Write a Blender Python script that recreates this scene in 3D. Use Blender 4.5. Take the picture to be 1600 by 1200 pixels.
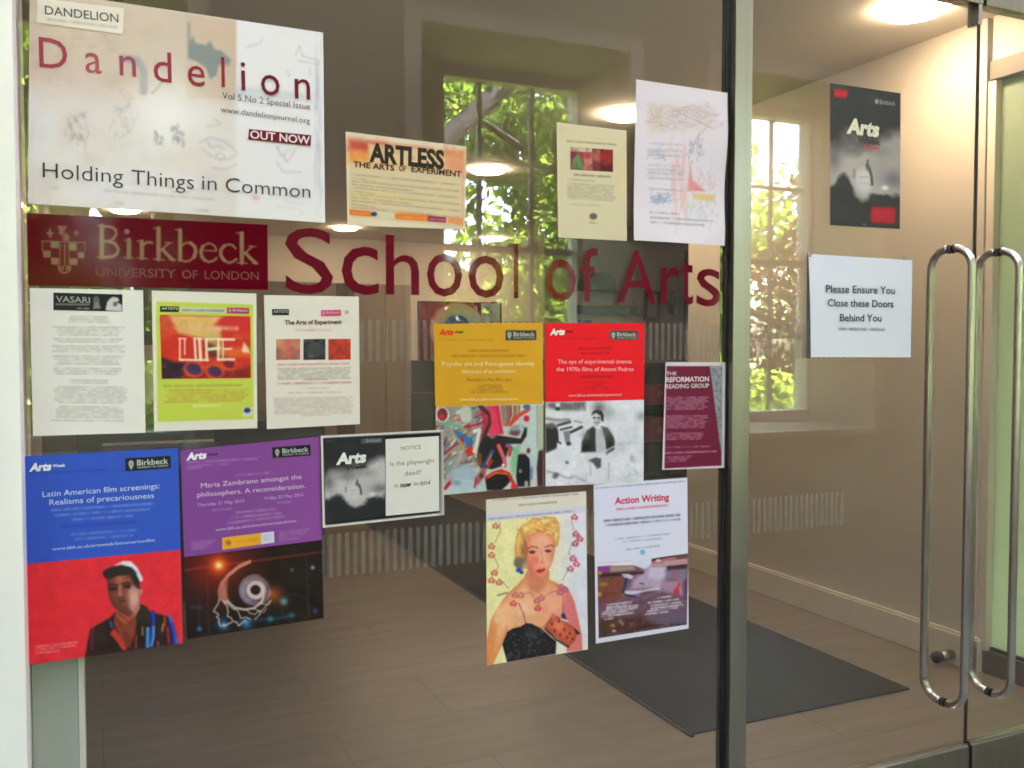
import bpy, bmesh, math, random
import numpy as np
from mathutils import Matrix, Vector
R = math.radians
for o in list(bpy.data.objects): bpy.data.objects.remove(o)
C = bpy.context.scene.collection
scene = bpy.context.scene

# ------------------------------------------------------------------ camera, sky, sun, exposure
F = 1437.0                                   # focal length in photo pixels (photo 1600 wide)
YAW, PITCH = R(24.3), R(2.2)
CAM = np.array((0.0, -2.05, 1.40))
fw = np.array((math.sin(YAW)*math.cos(PITCH), math.cos(YAW)*math.cos(PITCH), -math.sin(PITCH)))
rt = np.array((math.cos(YAW), -math.sin(YAW), 0.0))
up = np.cross(rt, fw)
cd = bpy.data.cameras.new('camera'); cam = bpy.data.objects.new('camera', cd); C.objects.link(cam)
cd.sensor_width = 36; cd.lens = 36*F/1600; cd.clip_start = .05; cd.clip_end = 500
M3 = np.column_stack((rt, up, -fw)); m4 = Matrix.Identity(4)
for i in range(3):
    for j in range(3): m4[i][j] = M3[i][j]
    m4[i][3] = CAM[i]
cam.matrix_world = m4
scene.camera = cam
SUN_EL, SUN_AZ = R(48), R(74)                # the sun stands to the right, raking across the garden trees
w = bpy.data.worlds.new('World'); scene.world = w; w.use_nodes = True
nt = w.node_tree; bg = nt.nodes['Background']; sky = nt.nodes.new('ShaderNodeTexSky')
sky.sky_type = 'NISHITA'; sky.sun_disc = False; sky.sun_elevation = SUN_EL; sky.sun_rotation = SUN_AZ
sky.air_density = 1.0; sky.dust_density = 4.0
nt.links.new(sky.outputs[0], bg.inputs[0]); bg.inputs[1].default_value = .15
sd = bpy.data.lights.new('sun', 'SUN'); sd.energy = 5; sd.angle = R(.5); sd.color = (1, .95, .86)
so = bpy.data.objects.new('sun', sd); C.objects.link(so)
sv = Vector((math.sin(SUN_AZ)*math.cos(SUN_EL), math.cos(SUN_AZ)*math.cos(SUN_EL), math.sin(SUN_EL)))
so.rotation_euler = sv.to_track_quat('Z', 'Y').to_euler()
vs = scene.view_settings; scene.display_settings.display_device = 'sRGB'
vs.view_transform = 'Standard'; vs.look = 'None'; vs.gamma = 1; vs.use_curve_mapping = False
vs.exposure = 6.3
cy = scene.cycles
cy.use_denoising = True
try: cy.denoiser = 'OPENIMAGEDENOISE'
except Exception: pass
cy.max_bounces = 10; cy.diffuse_bounces = 5; cy.glossy_bounces = 5; cy.transmission_bounces = 6
cy.transparent_max_bounces = 24; cy.caustics_reflective = False; cy.caustics_refractive = False
cy.sample_clamp_indirect = 6; cy.filter_width = 1.7
scene.render.film_transparent = False

# ------------------------------------------------------------------ projection helpers (photo pixel <-> place)
def ray(px, py):
    return fw + rt*((px-800)/F) + up*((600-py)/F)
def at_y(px, py, Y):
    d = ray(px, py); return CAM + d*((Y-CAM[1])/d[1])
def at_z(px, py, Z):
    d = ray(px, py); return CAM + d*((Z-CAM[2])/d[2])
def proj(P):
    q = P - CAM; zc = q@fw
    return 800+F*(q@rt)/zc, 600-F*(q@up)/zc

# ------------------------------------------------------------------ materials
def s2l(c):
    c = np.asarray(c, float)/255.0
    return np.where(c <= .04045, c/12.92, ((c+.055)/1.055)**2.4)
def nodes(name):
    m = bpy.data.materials.new(name); m.use_nodes = True
    return m, m.node_tree.nodes, m.node_tree.links, m.node_tree.nodes['Principled BSDF']
def mat(name, col, rough=.6, metal=0, var=.12, scale=6, bump=0, bscale=60, spec=.5, stretch=None):
    m, N, L, b = nodes(name)
    tc = N.new('ShaderNodeTexCoord'); mp = N.new('ShaderNodeMapping')
    L.new(tc.outputs['Object'], mp.inputs[0])
    if stretch: mp.inputs['Scale'].default_value = stretch
    no = N.new('ShaderNodeTexNoise'); no.inputs['Scale'].default_value = scale; no.inputs['Detail'].default_value = 5
    L.new(mp.outputs[0], no.inputs['Vector'])
    cr = N.new('ShaderNodeValToRGB')
    cr.color_ramp.elements[0].position = .3; cr.color_ramp.elements[1].position = .7
    cr.color_ramp.elements[0].color = (*[c*(1-var) for c in col], 1)
    cr.color_ramp.elements[1].color = (*[min(1, c*(1+var)) for c in col], 1)
    L.new(no.outputs['Fac'], cr.inputs[0]); L.new(cr.outputs[0], b.inputs['Base Color'])
    b.inputs['Roughness'].default_value = rough; b.inputs['Metallic'].default_value = metal
    b.inputs['Specular IOR Level'].default_value = spec
    if bump:
        n2 = N.new('ShaderNodeTexNoise'); n2.inputs['Scale'].default_value = bscale; n2.inputs['Detail'].default_value = 3
        L.new(mp.outputs[0], n2.inputs['Vector'])
        bp = N.new('ShaderNodeBump'); bp.inputs['Strength'].default_value = bump; bp.inputs['Distance'].default_value = .01
        L.new(n2.outputs['Fac'], bp.inputs['Height']); L.new(bp.outputs[0], b.inputs['Normal'])
    return m
def glass_mat(name, tint, f0=.045, dust_haze=0):
    # clear pane: transparent, with a mirror reflection that grows towards grazing view (Schlick)
    m, N, L, b = nodes(name); N.remove(b); out = N['Material Output']
    g = N.new('ShaderNodeNewGeometry'); d = N.new('ShaderNodeVectorMath'); d.operation = 'DOT_PRODUCT'
    L.new(g.outputs['Incoming'], d.inputs[0]); L.new(g.outputs['Normal'], d.inputs[1])
    def mth(op, a, bb=None):
        n = N.new('ShaderNodeMath'); n.operation = op
        for i, v in enumerate((a, bb)):
            if v is None: continue
            if isinstance(v, (int, float)): n.inputs[i].default_value = v
            else: L.new(v, n.inputs[i])
        return n.outputs[0]
    a = mth('ABSOLUTE', d.outputs['Value']); p = mth('POWER', mth('SUBTRACT', 1.0, a), 5.0)
    fac = mth('ADD', mth('MULTIPLY', p, 1-f0), f0)
    t = N.new('ShaderNodeBsdfTransparent'); t.inputs[0].default_value = (*tint, 1)
    gl = N.new('ShaderNodeBsdfGlossy'); gl.inputs['Roughness'].default_value = 0
    mx = N.new('ShaderNodeMixShader'); L.new(fac, mx.inputs[0]); L.new(t.outputs[0], mx.inputs[1]); L.new(gl.outputs[0], mx.inputs[2])
    if dust_haze:                                  # dusty film and wiping marks, plus milky haze painted as pale diffuse colour
        tc = N.new('ShaderNodeTexCoord'); mp = N.new('ShaderNodeMapping'); mp.inputs['Scale'].default_value = (1.5, 1, 3.5); mp.inputs['Rotation'].default_value = (0, .5, 0)
        L.new(tc.outputs['Object'], mp.inputs[0]); no = N.new('ShaderNodeTexNoise'); no.inputs['Scale'].default_value = 2.2; no.inputs['Detail'].default_value = 7; no.inputs['Roughness'].default_value = .6
        L.new(mp.outputs[0], no.inputs['Vector']); df = N.new('ShaderNodeBsdfDiffuse'); df.inputs[0].default_value = (.75, .72, .68, 1)
        f2 = mth('MULTIPLY', no.outputs['Fac'], dust_haze); m2 = N.new('ShaderNodeMixShader'); L.new(f2, m2.inputs[0]); L.new(mx.outputs[0], m2.inputs[1]); L.new(df.outputs[0], m2.inputs[2]); mx = m2
    L.new(mx.outputs[0], out.inputs[0]); return m
def film_mat(name, col, alpha):
    m, N, L, b = nodes(name); N.remove(b); out = N['Material Output']
    t = N.new('ShaderNodeBsdfTransparent'); d = N.new('ShaderNodeBsdfDiffuse')
    no = N.new('ShaderNodeTexNoise'); no.inputs['Scale'].default_value = 40
    cr = N.new('ShaderNodeValToRGB'); cr.color_ramp.elements[0].color = (*[c*.93 for c in col], 1); cr.color_ramp.elements[1].color = (*col, 1)
    L.new(no.outputs['Fac'], cr.inputs[0]); L.new(cr.outputs[0], d.inputs[0])
    mx = N.new('ShaderNodeMixShader'); mx.inputs[0].default_value = alpha
    L.new(t.outputs[0], mx.inputs[1]); L.new(d.outputs[0], mx.inputs[2]); L.new(mx.outputs[0], out.inputs[0]); return m
def emit_mat(name, col, e):
    m, N, L, b = nodes(name)
    b.inputs['Base Color'].default_value = (.8, .8, .78, 1); b.inputs['Emission Color'].default_value = (*col, 1)
    b.inputs['Emission Strength'].default_value = e; return m
def print_mat(name, rough=.55, spec=.3):
    m, N, L, b = nodes(name)
    a = N.new('ShaderNodeAttribute'); a.attribute_name = 'print'
    no = N.new('ShaderNodeTexNoise'); no.inputs['Scale'].default_value = 9
    tc = N.new('ShaderNodeTexCoord'); L.new(tc.outputs['Object'], no.inputs['Vector'])
    mx = N.new('ShaderNodeMix'); mx.data_type = 'RGBA'; mx.blend_type = 'MULTIPLY'; mx.inputs[0].default_value = .06
    L.new(a.outputs['Color'], mx.inputs[6]); L.new(no.outputs['Color'], mx.inputs[7]); L.new(mx.outputs[2], b.inputs['Base Color'])
    b.inputs['Roughness'].default_value = rough; b.inputs['Specular IOR Level'].default_value = spec
    bp = N.new('ShaderNodeBump'); bp.inputs['Strength'].default_value = .12; bp.inputs['Distance'].default_value = .004
    L.new(no.outputs['Fac'], bp.inputs['Height']); L.new(bp.outputs[0], b.inputs['Normal'])
    return m
PAPER = print_mat('printed_paper', .6, .2)
GLOSSY = print_mat('glossy_print', .25, .5)
VINYLP = print_mat('vinyl_print', .08, .09)
INK = {}
def ink(col, gloss=False):
    k = (tuple(col), gloss)
    if k not in INK:
        l = s2l(col)*.88
        INK[k] = mat('ink', tuple(l), .05 if gloss else .55, 0, .04, 30, spec=.5 if gloss else .2)
    return INK[k]

# ------------------------------------------------------------------ mesh helpers
def link(o, parent=None):
    C.objects.link(o)
    if parent is not None: o.parent = parent
    return o
def tag(o, label=None, cat=None, group=None, kind=None):
    if label: o['label'] = label
    if cat: o['category'] = cat
    if group: o['group'] = group
    if kind: o['kind'] = kind
    return o
def empty(name, loc, label, cat, group=None):
    o = bpy.data.objects.new(name, None); o.empty_display_size = .1; o.location = loc; C.objects.link(o)
    return tag(o, label, cat, group)
class MB:
    def __init__(s): s.bm = bmesh.new()
    def box(s, x0, x1, y0, y1, z0, z1, bev=0):
        r = bmesh.ops.create_cube(s.bm, size=1); vv = r['verts']
        for v in vv:
            v.co = Vector(((x0+x1)/2+v.co.x*(x1-x0), (y0+y1)/2+v.co.y*(y1-y0), (z0+z1)/2+v.co.z*(z1-z0)))
        if bev:
            es = list({e for v in vv for e in v.link_edges})
            bmesh.ops.bevel(s.bm, geom=es, offset=bev, segments=2, profile=.7, affect='EDGES')
        return s
    def tube(s, pts, rad, n=12, cap=True):
        pts = [Vector(p) for p in pts]; rings = []
        rad = rad if hasattr(rad, '__len__') else [rad]*len(pts)
        ref = Vector((0, 0, 1))
        if abs((pts[1]-pts[0]).normalized().dot(ref)) > .95: ref = Vector((1, 0, 0))
        for i, p in enumerate(pts):
            t = (pts[min(i+1, len(pts)-1)]-pts[max(i-1, 0)]).normalized()
            a = t.cross(ref).normalized(); b = t.cross(a).normalized(); ref = -b if i < 0 else ref - t*ref.dot(t)
            ref = ref.normalized() if ref.length > 1e-4 else b
            a = t.cross(ref).normalized(); b = t.cross(a).normalized()
            rings.append([s.bm.verts.new(p+(a*math.cos(2*math.pi*k/n)+b*math.sin(2*math.pi*k/n))*rad[i]) for k in range(n)])
        for r0, r1 in zip(rings, rings[1:]):
            for k in range(n): s.bm.faces.new((r0[k], r0[(k+1) % n], r1[(k+1) % n], r1[k]))
        if cap: s.bm.faces.new(rings[0][::-1]); s.bm.faces.new(rings[-1])
        return s
    def lathe(s, prof, cx, cy, n=28):
        rings = []
        for r, z in prof:
            if r < 1e-5: rings.append([s.bm.verts.new((cx, cy, z))]*n)
            else: rings.append([s.bm.verts.new((cx+r*math.cos(2*math.pi*k/n), cy+r*math.sin(2*math.pi*k/n), z)) for k in range(n)])
        for r0, r1 in zip(rings, rings[1:]):
            for k in range(n):
                f = []
                for v in (r0[k], r0[(k+1) % n], r1[(k+1) % n], r1[k]):
                    if v not in f: f.append(v)
                if len(f) > 2: s.bm.faces.new(f)
        return s
    def prism(s, pts, y0, y1):            # outline in X,Z pushed through Y
        a = [s.bm.verts.new((x, y0, z)) for x, z in pts]; b = [s.bm.verts.new((x, y1, z)) for x, z in pts]
        s.bm.faces.new(a); s.bm.faces.new(b[::-1]); n = len(pts)
        for i in range(n): s.bm.faces.new((a[i], b[i], b[(i+1) % n], a[(i+1) % n]))
        return s
    def build(s, name, m, parent=None, smooth=False):
        bmesh.ops.recalc_face_normals(s.bm, faces=s.bm.faces)
        me = bpy.data.meshes.new(name)
        if smooth:
            for f in s.bm.faces: f.smooth = True
        s.bm.to_mesh(me); s.bm.free(); me.materials.append(m)
        o = bpy.data.objects.new(name, me); link(o, parent)
        if parent is not None: o.matrix_parent_inverse = Matrix.Translation(-Vector(parent.location))
        return o
def raw_mesh(name, V, Fq, m, parent=None, col=None, smooth=False):
    me = bpy.data.meshes.new(name); V = np.asarray(V, np.float32); Fq = np.asarray(Fq, np.int32); k = Fq.shape[1]
    me.vertices.add(len(V)); me.vertices.foreach_set('co', V.ravel())
    me.loops.add(Fq.size); me.loops.foreach_set('vertex_index', Fq.ravel())
    me.polygons.add(len(Fq)); me.polygons.foreach_set('loop_start', np.arange(0, Fq.size, k, dtype=np.int32))
    me.update(calc_edges=True)
    if col is not None:
        a = me.color_attributes.new('print', 'FLOAT_COLOR', 'POINT')
        a.data.foreach_set('color', np.column_stack((col, np.ones(len(col)))).astype(np.float32).ravel())
    if smooth: me.polygons.foreach_set('use_smooth', np.ones(len(Fq), bool))
    me.materials.append(m); o = bpy.data.objects.new(name, me); link(o, parent)
    if parent is not None: o.matrix_parent_inverse = Matrix.Translation(-Vector(parent.location))
    return o

# ------------------------------------------------------------------ printing: a small painter that colours a sheet's mesh
def hsh(ix, iy, seed):
    n = np.sin(ix*127.1+iy*311.7+seed*74.7)*43758.5453
    return n-np.floor(n)
def vnoise(x, y, seed=0):
    ix, iy = np.floor(x), np.floor(y); fx, fy = x-ix, y-iy
    fx = fx*fx*(3-2*fx); fy = fy*fy*(3-2*fy)
    return (hsh(ix, iy, seed)*(1-fx)+hsh(ix+1, iy, seed)*fx)*(1-fy)+(hsh(ix, iy+1, seed)*(1-fx)+hsh(ix+1, iy+1, seed)*fx)*fy
def fbm(x, y, seed=0, o=4):
    v = 0; a = .5; t = 0
    for i in range(o):
        v = v+a*vnoise(x, y, seed+i*3); t += a; x = x*2.03+5.1; y = y*2.03+1.7; a *= .5
    return v/t
class Zm:                                   # enlarged-crop coordinates -> photo pixels
    def __init__(s, ox, oy, k): s.o = (ox, oy); s.k = k
    def __call__(s, x, y): return (s.o[0]+x/s.k, s.o[1]+y/s.k)
    def L(s, *xy): return [s(*p) for p in xy]
class Cv:
    def __init__(s, quad, Y, cell=.0016):
        q = [at_y(*p, Y) for p in quad]; s.q = q; s.Y = Y
        W = np.linalg.norm(q[1]-q[0]); H = np.linalg.norm(q[3]-q[0])
        s.nx, s.ny = max(8, int(W/cell)), max(8, int(H/cell))
        u, v = np.meshgrid(np.linspace(0, 1, s.nx+1), np.linspace(0, 1, s.ny+1))
        u, v = u.ravel()[:, None], v.ravel()[:, None]
        s.u, s.v = u[:, 0], v[:, 0]
        s.P = q[0]*(1-u)*(1-v)+q[1]*u*(1-v)+q[2]*u*v+q[3]*(1-u)*v
        s.x, s.y = proj(s.P); s.c = np.ones((len(s.P), 3))*235.
        s.soft = 1.2
    def put(s, a, col):
        a = np.clip(a, 0, 1)[:, None]; s.c = s.c*(1-a)+np.asarray(col, float)*a; return s
    def fill(s, col): s.c[:] = col; return s
    def _box(s, pts, pad):
        p = np.asarray(pts, float); m = (s.x > p[:, 0].min()-pad)&(s.x < p[:, 0].max()+pad)&(s.y > p[:, 1].min()-pad)&(s.y < p[:, 1].max()+pad)
        return np.nonzero(m)[0], p
    def _seg(s, i, a, b):
        x, y = s.x[i], s.y[i]; dx, dy = b[0]-a[0], b[1]-a[1]; l = dx*dx+dy*dy+1e-9
        t = np.clip(((x-a[0])*dx+(y-a[1])*dy)/l, 0, 1)
        return np.hypot(x-a[0]-t*dx, y-a[1]-t*dy)
    def poly(s, pts, col, a=1, soft=None, rim=None, grad=None):
        soft = soft or s.soft; i, p = s._box(pts, soft*2)
        if not len(i): return s
        d = np.full(len(i), 1e9); ins = np.zeros(len(i), bool); x, y = s.x[i], s.y[i]
        for k in range(len(p)):
            A, B = p[k], p[(k+1) % len(p)]; d = np.minimum(d, s._seg(i, A, B))
            if A[1] != B[1]:
                c = ((A[1] > y) != (B[1] > y))&(x < (B[0]-A[0])*(y-A[1])/(B[1]-A[1])+A[0]); ins ^= c
        al = np.zeros(len(s.x)); al[i] = np.clip(.5+np.where(ins, d, -d)/soft, 0, 1)*a
        s.put(al, col)
        if grad:                              # a printed tone running from one point of the shape to another
            (g0, g1, gc, ga) = grad; dx, dy = g1[0]-g0[0], g1[1]-g0[1]
            t = np.clip(((s.x-g0[0])*dx+(s.y-g0[1])*dy)/(dx*dx+dy*dy), 0, 1); s.put(al*t*ga, gc)
        if rim:                               # the print's own tone towards the outline
            rc, rw_, ra = rim; e = np.zeros(len(s.x)); e[i] = np.exp(-d/rw_); s.put(al*e*ra, rc)
        s.last = al; return s
    def gl(s, c, r, col, a=1, ry=None):       # soft spot kept inside the last shape
        return s.put(np.exp(-((s.x-c[0])/r)**2-((s.y-c[1])/(ry or r))**2)*a*s.last, col)
    def line(s, pts, wd, col, a=1, soft=None):
        soft = soft or s.soft; i, p = s._box(pts, wd+soft*2)
        if not len(i): return s
        d = np.full(len(i), 1e9)
        for k in range(len(p)-1): d = np.minimum(d, s._seg(i, p[k], p[k+1]))
        al = np.zeros(len(s.x)); al[i] = np.clip(.5-(d-wd/2)/soft, 0, 1)*a
        return s.put(al, col)
    def ell(s, c, rx, ry, col, a=1, soft=None, rot=0):
        soft = soft or s.soft; ca, sa = math.cos(rot), math.sin(rot)
        X = (s.x-c[0])*ca+(s.y-c[1])*sa; Yv = -(s.x-c[0])*sa+(s.y-c[1])*ca
        rr = np.hypot(X/rx, Yv/ry); d = (rr-1)*min(rx, ry)
        return s.put(np.clip(.5-d/soft, 0, 1)*a, col)
    def glow(s, c, r, col, a=1, p=2):
        return s.put(np.exp(-(np.hypot(s.x-c[0], s.y-c[1])/r)**p)*a, col)
    def n(s, sc, seed=0, o=4, sx=1, sy=1): return fbm(s.x/sc*sx, s.y/sc*sy, seed, o)
    def rows(s, p0, p1, h, col, a=.6, seed=0, ragged=0):
        # a line of small print, as words too small to read
        i, p = s._box([p0, p1], h*1.5); x, y = s.x[i], s.y[i]
        if not len(i): return s
        L = math.hypot(p1[0]-p0[0], p1[1]-p0[1]); ux, uy = (p1[0]-p0[0])/L, (p1[1]-p0[1])/L
        t = (x-p0[0])*ux+(y-p0[1])*uy; d = -(x-p0[0])*uy+(y-p0[1])*ux
        wn = vnoise(t/(h*1.7)+seed*13.7, t*0+seed*3.3, seed); lt = vnoise(t/(h*.42)+seed*7.1, d/(h*.5)+seed, seed+5)
        al = (.45+.55*np.clip((wn-.25)*5, 0, 1))*(.5+.5*lt)*np.clip(1.2-np.abs(d)/(h*.5), 0, 1)*((t > 0)&(t < L-ragged))
        f = np.zeros(len(s.x)); f[i] = al*a
        return s.put(f, col)
    def para(s, p0, p1, n, step, h, col, a=.6, seed=0, rag=.0, centre=False):
        rnd = random.Random(seed)
        for k in range(n):
            r = rnd.random()*rag*(p1[0]-p0[0]); l = r*.5 if centre else 0
            sl = (p1[1]-p0[1])/(p1[0]-p0[0])
            s.rows((p0[0]+l, p0[1]+k*step+l*sl), (p1[0]-(r-l), p1[1]+k*step-(r-l)*sl), h, col, a, seed+k)
        return s
    def blur(s, k):
        c = s.c.reshape(s.ny+1, s.nx+1, 3)
        for _ in range(k):
            p = np.pad(c, ((1, 1), (0, 0), (0, 0)), 'edge'); c = (p[:-2]+2*p[1:-1]+p[2:])/4
            p = np.pad(c, ((0, 0), (1, 1), (0, 0)), 'edge'); c = (p[:, :-2]+2*p[:, 1:-1]+p[:, 2:])/4
        s.c = c.reshape(-1, 3); return s
    def build(s, name, parent=None, m=None, bend=None, bright=.9):
        if name in ('picture', 'photo'):
            s.blur(1); g = fbm(s.x/2.2, s.y/2.2, 17, 2)-.5; h_ = fbm(s.x/13, s.y/13, 41, 3)-.5
            s.c = s.c*(1+.07*g+.10*h_)[:, None]
        elif name != 'white_card': s.blur(1)
        i = np.arange((s.nx+1)*(s.ny+1)).reshape(s.ny+1, s.nx+1)
        Fq = np.stack((i[:-1, :-1], i[1:, :-1], i[1:, 1:], i[:-1, 1:]), -1).reshape(-1, 4)
        V = s.P.copy()
        if bend is not None: V[:, 1] -= bend(s.u, s.v)
        col = s2l(np.clip(s.c, 0, 255))*bright*np.array((1.0, .94, .96))
        o = raw_mesh(name, V, Fq, m or PAPER, parent, col, True)
        return o
_tc = {}
def glyphs(txt, bold=0., space=1.):
    k = (txt, bold, space)
    if k not in _tc:
        cu = bpy.data.curves.new('t', 'FONT'); cu.body = txt; cu.size = 1; cu.offset = bold; cu.resolution_u = 3
        cu.space_character = space
        ob = bpy.data.objects.new('t', cu); C.objects.link(ob)
        bpy.context.view_layer.update()
        me = bpy.data.meshes.new_from_object(ob.evaluated_get(bpy.context.evaluated_depsgraph_get()))
        V = np.array([v.co[:2] for v in me.vertices]); Fc = [list(p.vertices) for p in me.polygons]
        bpy.data.objects.remove(ob); bpy.data.curves.remove(cu); bpy.data.meshes.remove(me)
        _tc[k] = (V, Fc)
    return _tc[k]
CAPH = None
def capheight():
    global CAPH
    if CAPH is None:
        V, _ = glyphs('H'); CAPH = V[:, 1].max()-V[:, 1].min()
    return CAPH
class Txt:                                  # lines of readable lettering joined into one mesh
    def __init__(s, Y): s.Y = Y; s.L = []
    def add(s, txt, p0, p1, cap, col, bold=0., shear=0., space=1., gloss=False):
        V, Fc = glyphs(txt, bold, space); h = capheight()
        A, B = at_y(*p0, s.Y), at_y(*p1, s.Y); T = at_y(p0[0], p0[1]-cap, s.Y)
        hh = T[2]-A[2]; ex = B-A; wl = np.linalg.norm(ex); e = ex/wl; u_ = np.array((-e[2], 0, e[0]))
        x0, x1 = V[:, 0].min(), V[:, 0].max()
        X = (V[:, 0]-x0)/(x1-x0)*wl; Z = V[:, 1]/h*hh
        W = A+np.outer(X+Z*shear, e)+np.outer(Z, u_); W[:, 1] = s.Y
        s.L.append((W, Fc, ink(col, gloss))); return s
    def build(s, name, parent):
        # every line of lettering is a part of its own
        for W, Fc, m in s.L:
            me = bpy.data.meshes.new(name); me.from_pydata(W.tolist(), [], Fc); me.materials.append(m); me.update()
            o = bpy.data.objects.new(name, me); link(o, parent)
            if parent is not None: o.matrix_parent_inverse = Matrix.Translation(-Vector(parent.location if parent.parent is None else parent.parent.location))
            if parent is not None and parent.parent is not None: o.matrix_parent_inverse = Matrix.Identity(4)
YP = -.0075                                  # paper plane just in front of the glass
def sheet_root(name, quad, label, cat, group=None):
    c = at_y(*quad[3], YP); return empty(name, tuple(c), label, cat, group)
def lerp(a, b, t): return (a[0]+(b[0]-a[0])*t, a[1]+(b[1]-a[1])*t)


# ================================================================== THE SETTING
WALLP = mat('cream_wall_paint', (.56, .50, .41), .7, 0, .03, 2.5, .04, 90)
LOBBYP = mat('lobby_wall_paint', (.38, .34, .275), .7, 0, .03, 2.5, .04, 90)
WHITEP = mat('white_gloss_paint', (.84, .80, .80), .45, 0, .03, 3, .05, 40)
TRIMP = mat('cream_trim_paint', (.66, .60, .50), .4, 0, .05, 5, .04, 60)
CEILP = mat('white_ceiling_paint', (.62, .57, .48), .85, 0, .03, 2, .03, 80)
STEEL = mat('brushed_steel', (.30, .275, .225), .38, 1, .08, 40, .05, 200, stretch=(1, 1, .02))
STEELB = mat('satin_steel_bar', (.60, .58, .55), .22, 1, .05, 25, .02, 150)
GASKET = mat('black_rubber', (.012, .012, .012), .5, 0, .1, 20)
GLASS = glass_mat('clear_glass', (.96, .965, .95), .055, .027)
WGLASS = glass_mat('window_glass', (.97, .98, .97), .04)

def planks(name, c0, c1, c2, rough):
    m, N, L, b = nodes(name)
    tc = N.new('ShaderNodeTexCoord'); mp = N.new('ShaderNodeMapping'); L.new(tc.outputs['Object'], mp.inputs[0])
    br = N.new('ShaderNodeTexBrick'); br.inputs['Scale'].default_value = 1; br.inputs['Brick Width'].default_value = 1.22
    br.inputs['Row Height'].default_value = .41; br.inputs['Mortar Size'].default_value = .0025; br.offset = .37
    br.inputs['Color1'].default_value = (*c0, 1); br.inputs['Color2'].default_value = (*c1, 1); br.inputs['Mortar'].default_value = (*c2, 1)
    L.new(mp.outputs[0], br.inputs['Vector'])
    m2 = N.new('ShaderNodeMapping'); m2.inputs['Scale'].default_value = (1.1, 7, 1); L.new(tc.outputs['Object'], m2.inputs[0])
    no = N.new('ShaderNodeTexNoise'); no.inputs['Scale'].default_value = 1.6; no.inputs['Detail'].default_value = 9; no.inputs['Roughness'].default_value = .65
    L.new(m2.outputs[0], no.inputs['Vector'])
    cr = N.new('ShaderNodeValToRGB'); cr.color_ramp.elements[0].position = .3; cr.color_ramp.elements[1].position = .72
    cr.color_ramp.elements[0].color = (.62, .60, .58, 1); cr.color_ramp.elements[1].color = (1.0, 1.0, 1.0, 1)
    L.new(no.outputs['Fac'], cr.inputs[0])
    mx = N.new('ShaderNodeMix'); mx.data_type = 'RGBA'; mx.blend_type = 'MULTIPLY'; mx.inputs[0].default_value = .85
    L.new(br.outputs['Color'], mx.inputs[6]); L.new(cr.outputs[0], mx.inputs[7]); L.new(mx.outputs[2], b.inputs['Base Color'])
    b.inputs['Roughness'].default_value = rough
    bp = N.new('ShaderNodeBump'); bp.inputs['Strength'].default_value = .08; bp.inputs['Distance'].default_value = .004
    L.new(no.outputs['Fac'], bp.inputs['Height']); L.new(bp.outputs[0], b.inputs['Normal'])
    return m
HFLOOR = planks('wood_look_floor', (.235, .180, .138), (.212, .163, .126), (.14, .11, .085), .42)
LFLOOR = mat('lobby_stone_floor', (.10, .097, .095), .5, 0, .12, 3, .05, 40)

def setting(name, b, m): return tag(b.build(name, m), kind='structure')
setting('hall_floor', MB().box(-.40, 8, -.02, 9.7, -.2, 0), HFLOOR)
setting('lobby_floor', MB().box(-3.4, 7.8, -3.75, -.022, -.2, -.004), LFLOOR)
setting('hall_ceiling', MB().box(-.40, 8, .2, 9.7, 2.8, 2.95), CEILP)
m, N, L, b = nodes('opal_rooflight')  # translucent roof sheet added, out of view, to give the lobby soft neutral light
tl = N.new('ShaderNodeBsdfTranslucent'); no = N.new('ShaderNodeTexNoise'); no.inputs['Scale'].default_value = 1.5
cr = N.new('ShaderNodeValToRGB'); cr.color_ramp.elements[0].color = (.0270, .0285, .0330, 1); cr.color_ramp.elements[1].color = (.032, .0338, .039, 1)
L.new(no.outputs['Fac'], cr.inputs[0]); L.new(cr.outputs[0], tl.inputs[0]); L.new(tl.outputs[0], N['Material Output'].inputs[0])
tag(raw_mesh('rooflight', [(-3.4, -3.75, 5.06), (7.95, -3.75, 5.06), (7.95, -.08, 5.06), (-3.4, -.08, 5.06)], [(0, 1, 2, 3)], m), kind='structure')
setting('upper_storey', MB().box(-.56, 8, .2, 9.7, 2.96, 5.15), CEILP)  # unseen solid mass added to keep sun from leaking over the hall ceiling
setting('roof', MB().box(-.7, 8.1, .1, 9.9, 5.16, 5.4), mat('roof_felt', (.12, .12, .12), .9))

def thing1(name, b, m, label, cat, group=None, smooth=False): return tag(b.build(name, m, None, smooth), label, cat, group, 'thing')
# --- hall walls
thing1('wall', MB().box(3.46, 3.62, .72, 2.87, 0, 2.8), WALLP, 'cream painted side wall seen through the glass door, skirting along its foot', 'wall')
thing1('wall', MB().box(3.62, 8, 2.71, 2.87, 0, 2.8), WALLP, 'cream return wall turning away behind the side wall of the hall', 'wall')
thing1('wall', MB().box(-.56, -.40, .2, 9.7, 0, 2.8), mat('olive_wall_paint', (.36, .31, .24), .7, 0, .05, 3), 'brownish wall along the far left of the hall, beside the desk', 'wall')
thing1('wall', MB().box(-.56, 8, 9.55, 9.7, 0, 2.8), WALLP, 'cream end wall at the far back of the hall', 'wall')
thing1('wall', MB().box(4.55, 8, 7.15, 7.3, 0, 2.8), mat('taupe_wall_paint', (.36, .30, .235), .7, 0, .04, 3), 'taupe rear wall carrying the notice board and picture frame', 'wall')
thing1('wall', MB().box(7.85, 8, 2.87, 9.7, 0, 2.8), WALLP, 'cream far right wall of the hall, deep behind the doors', 'wall')
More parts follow.
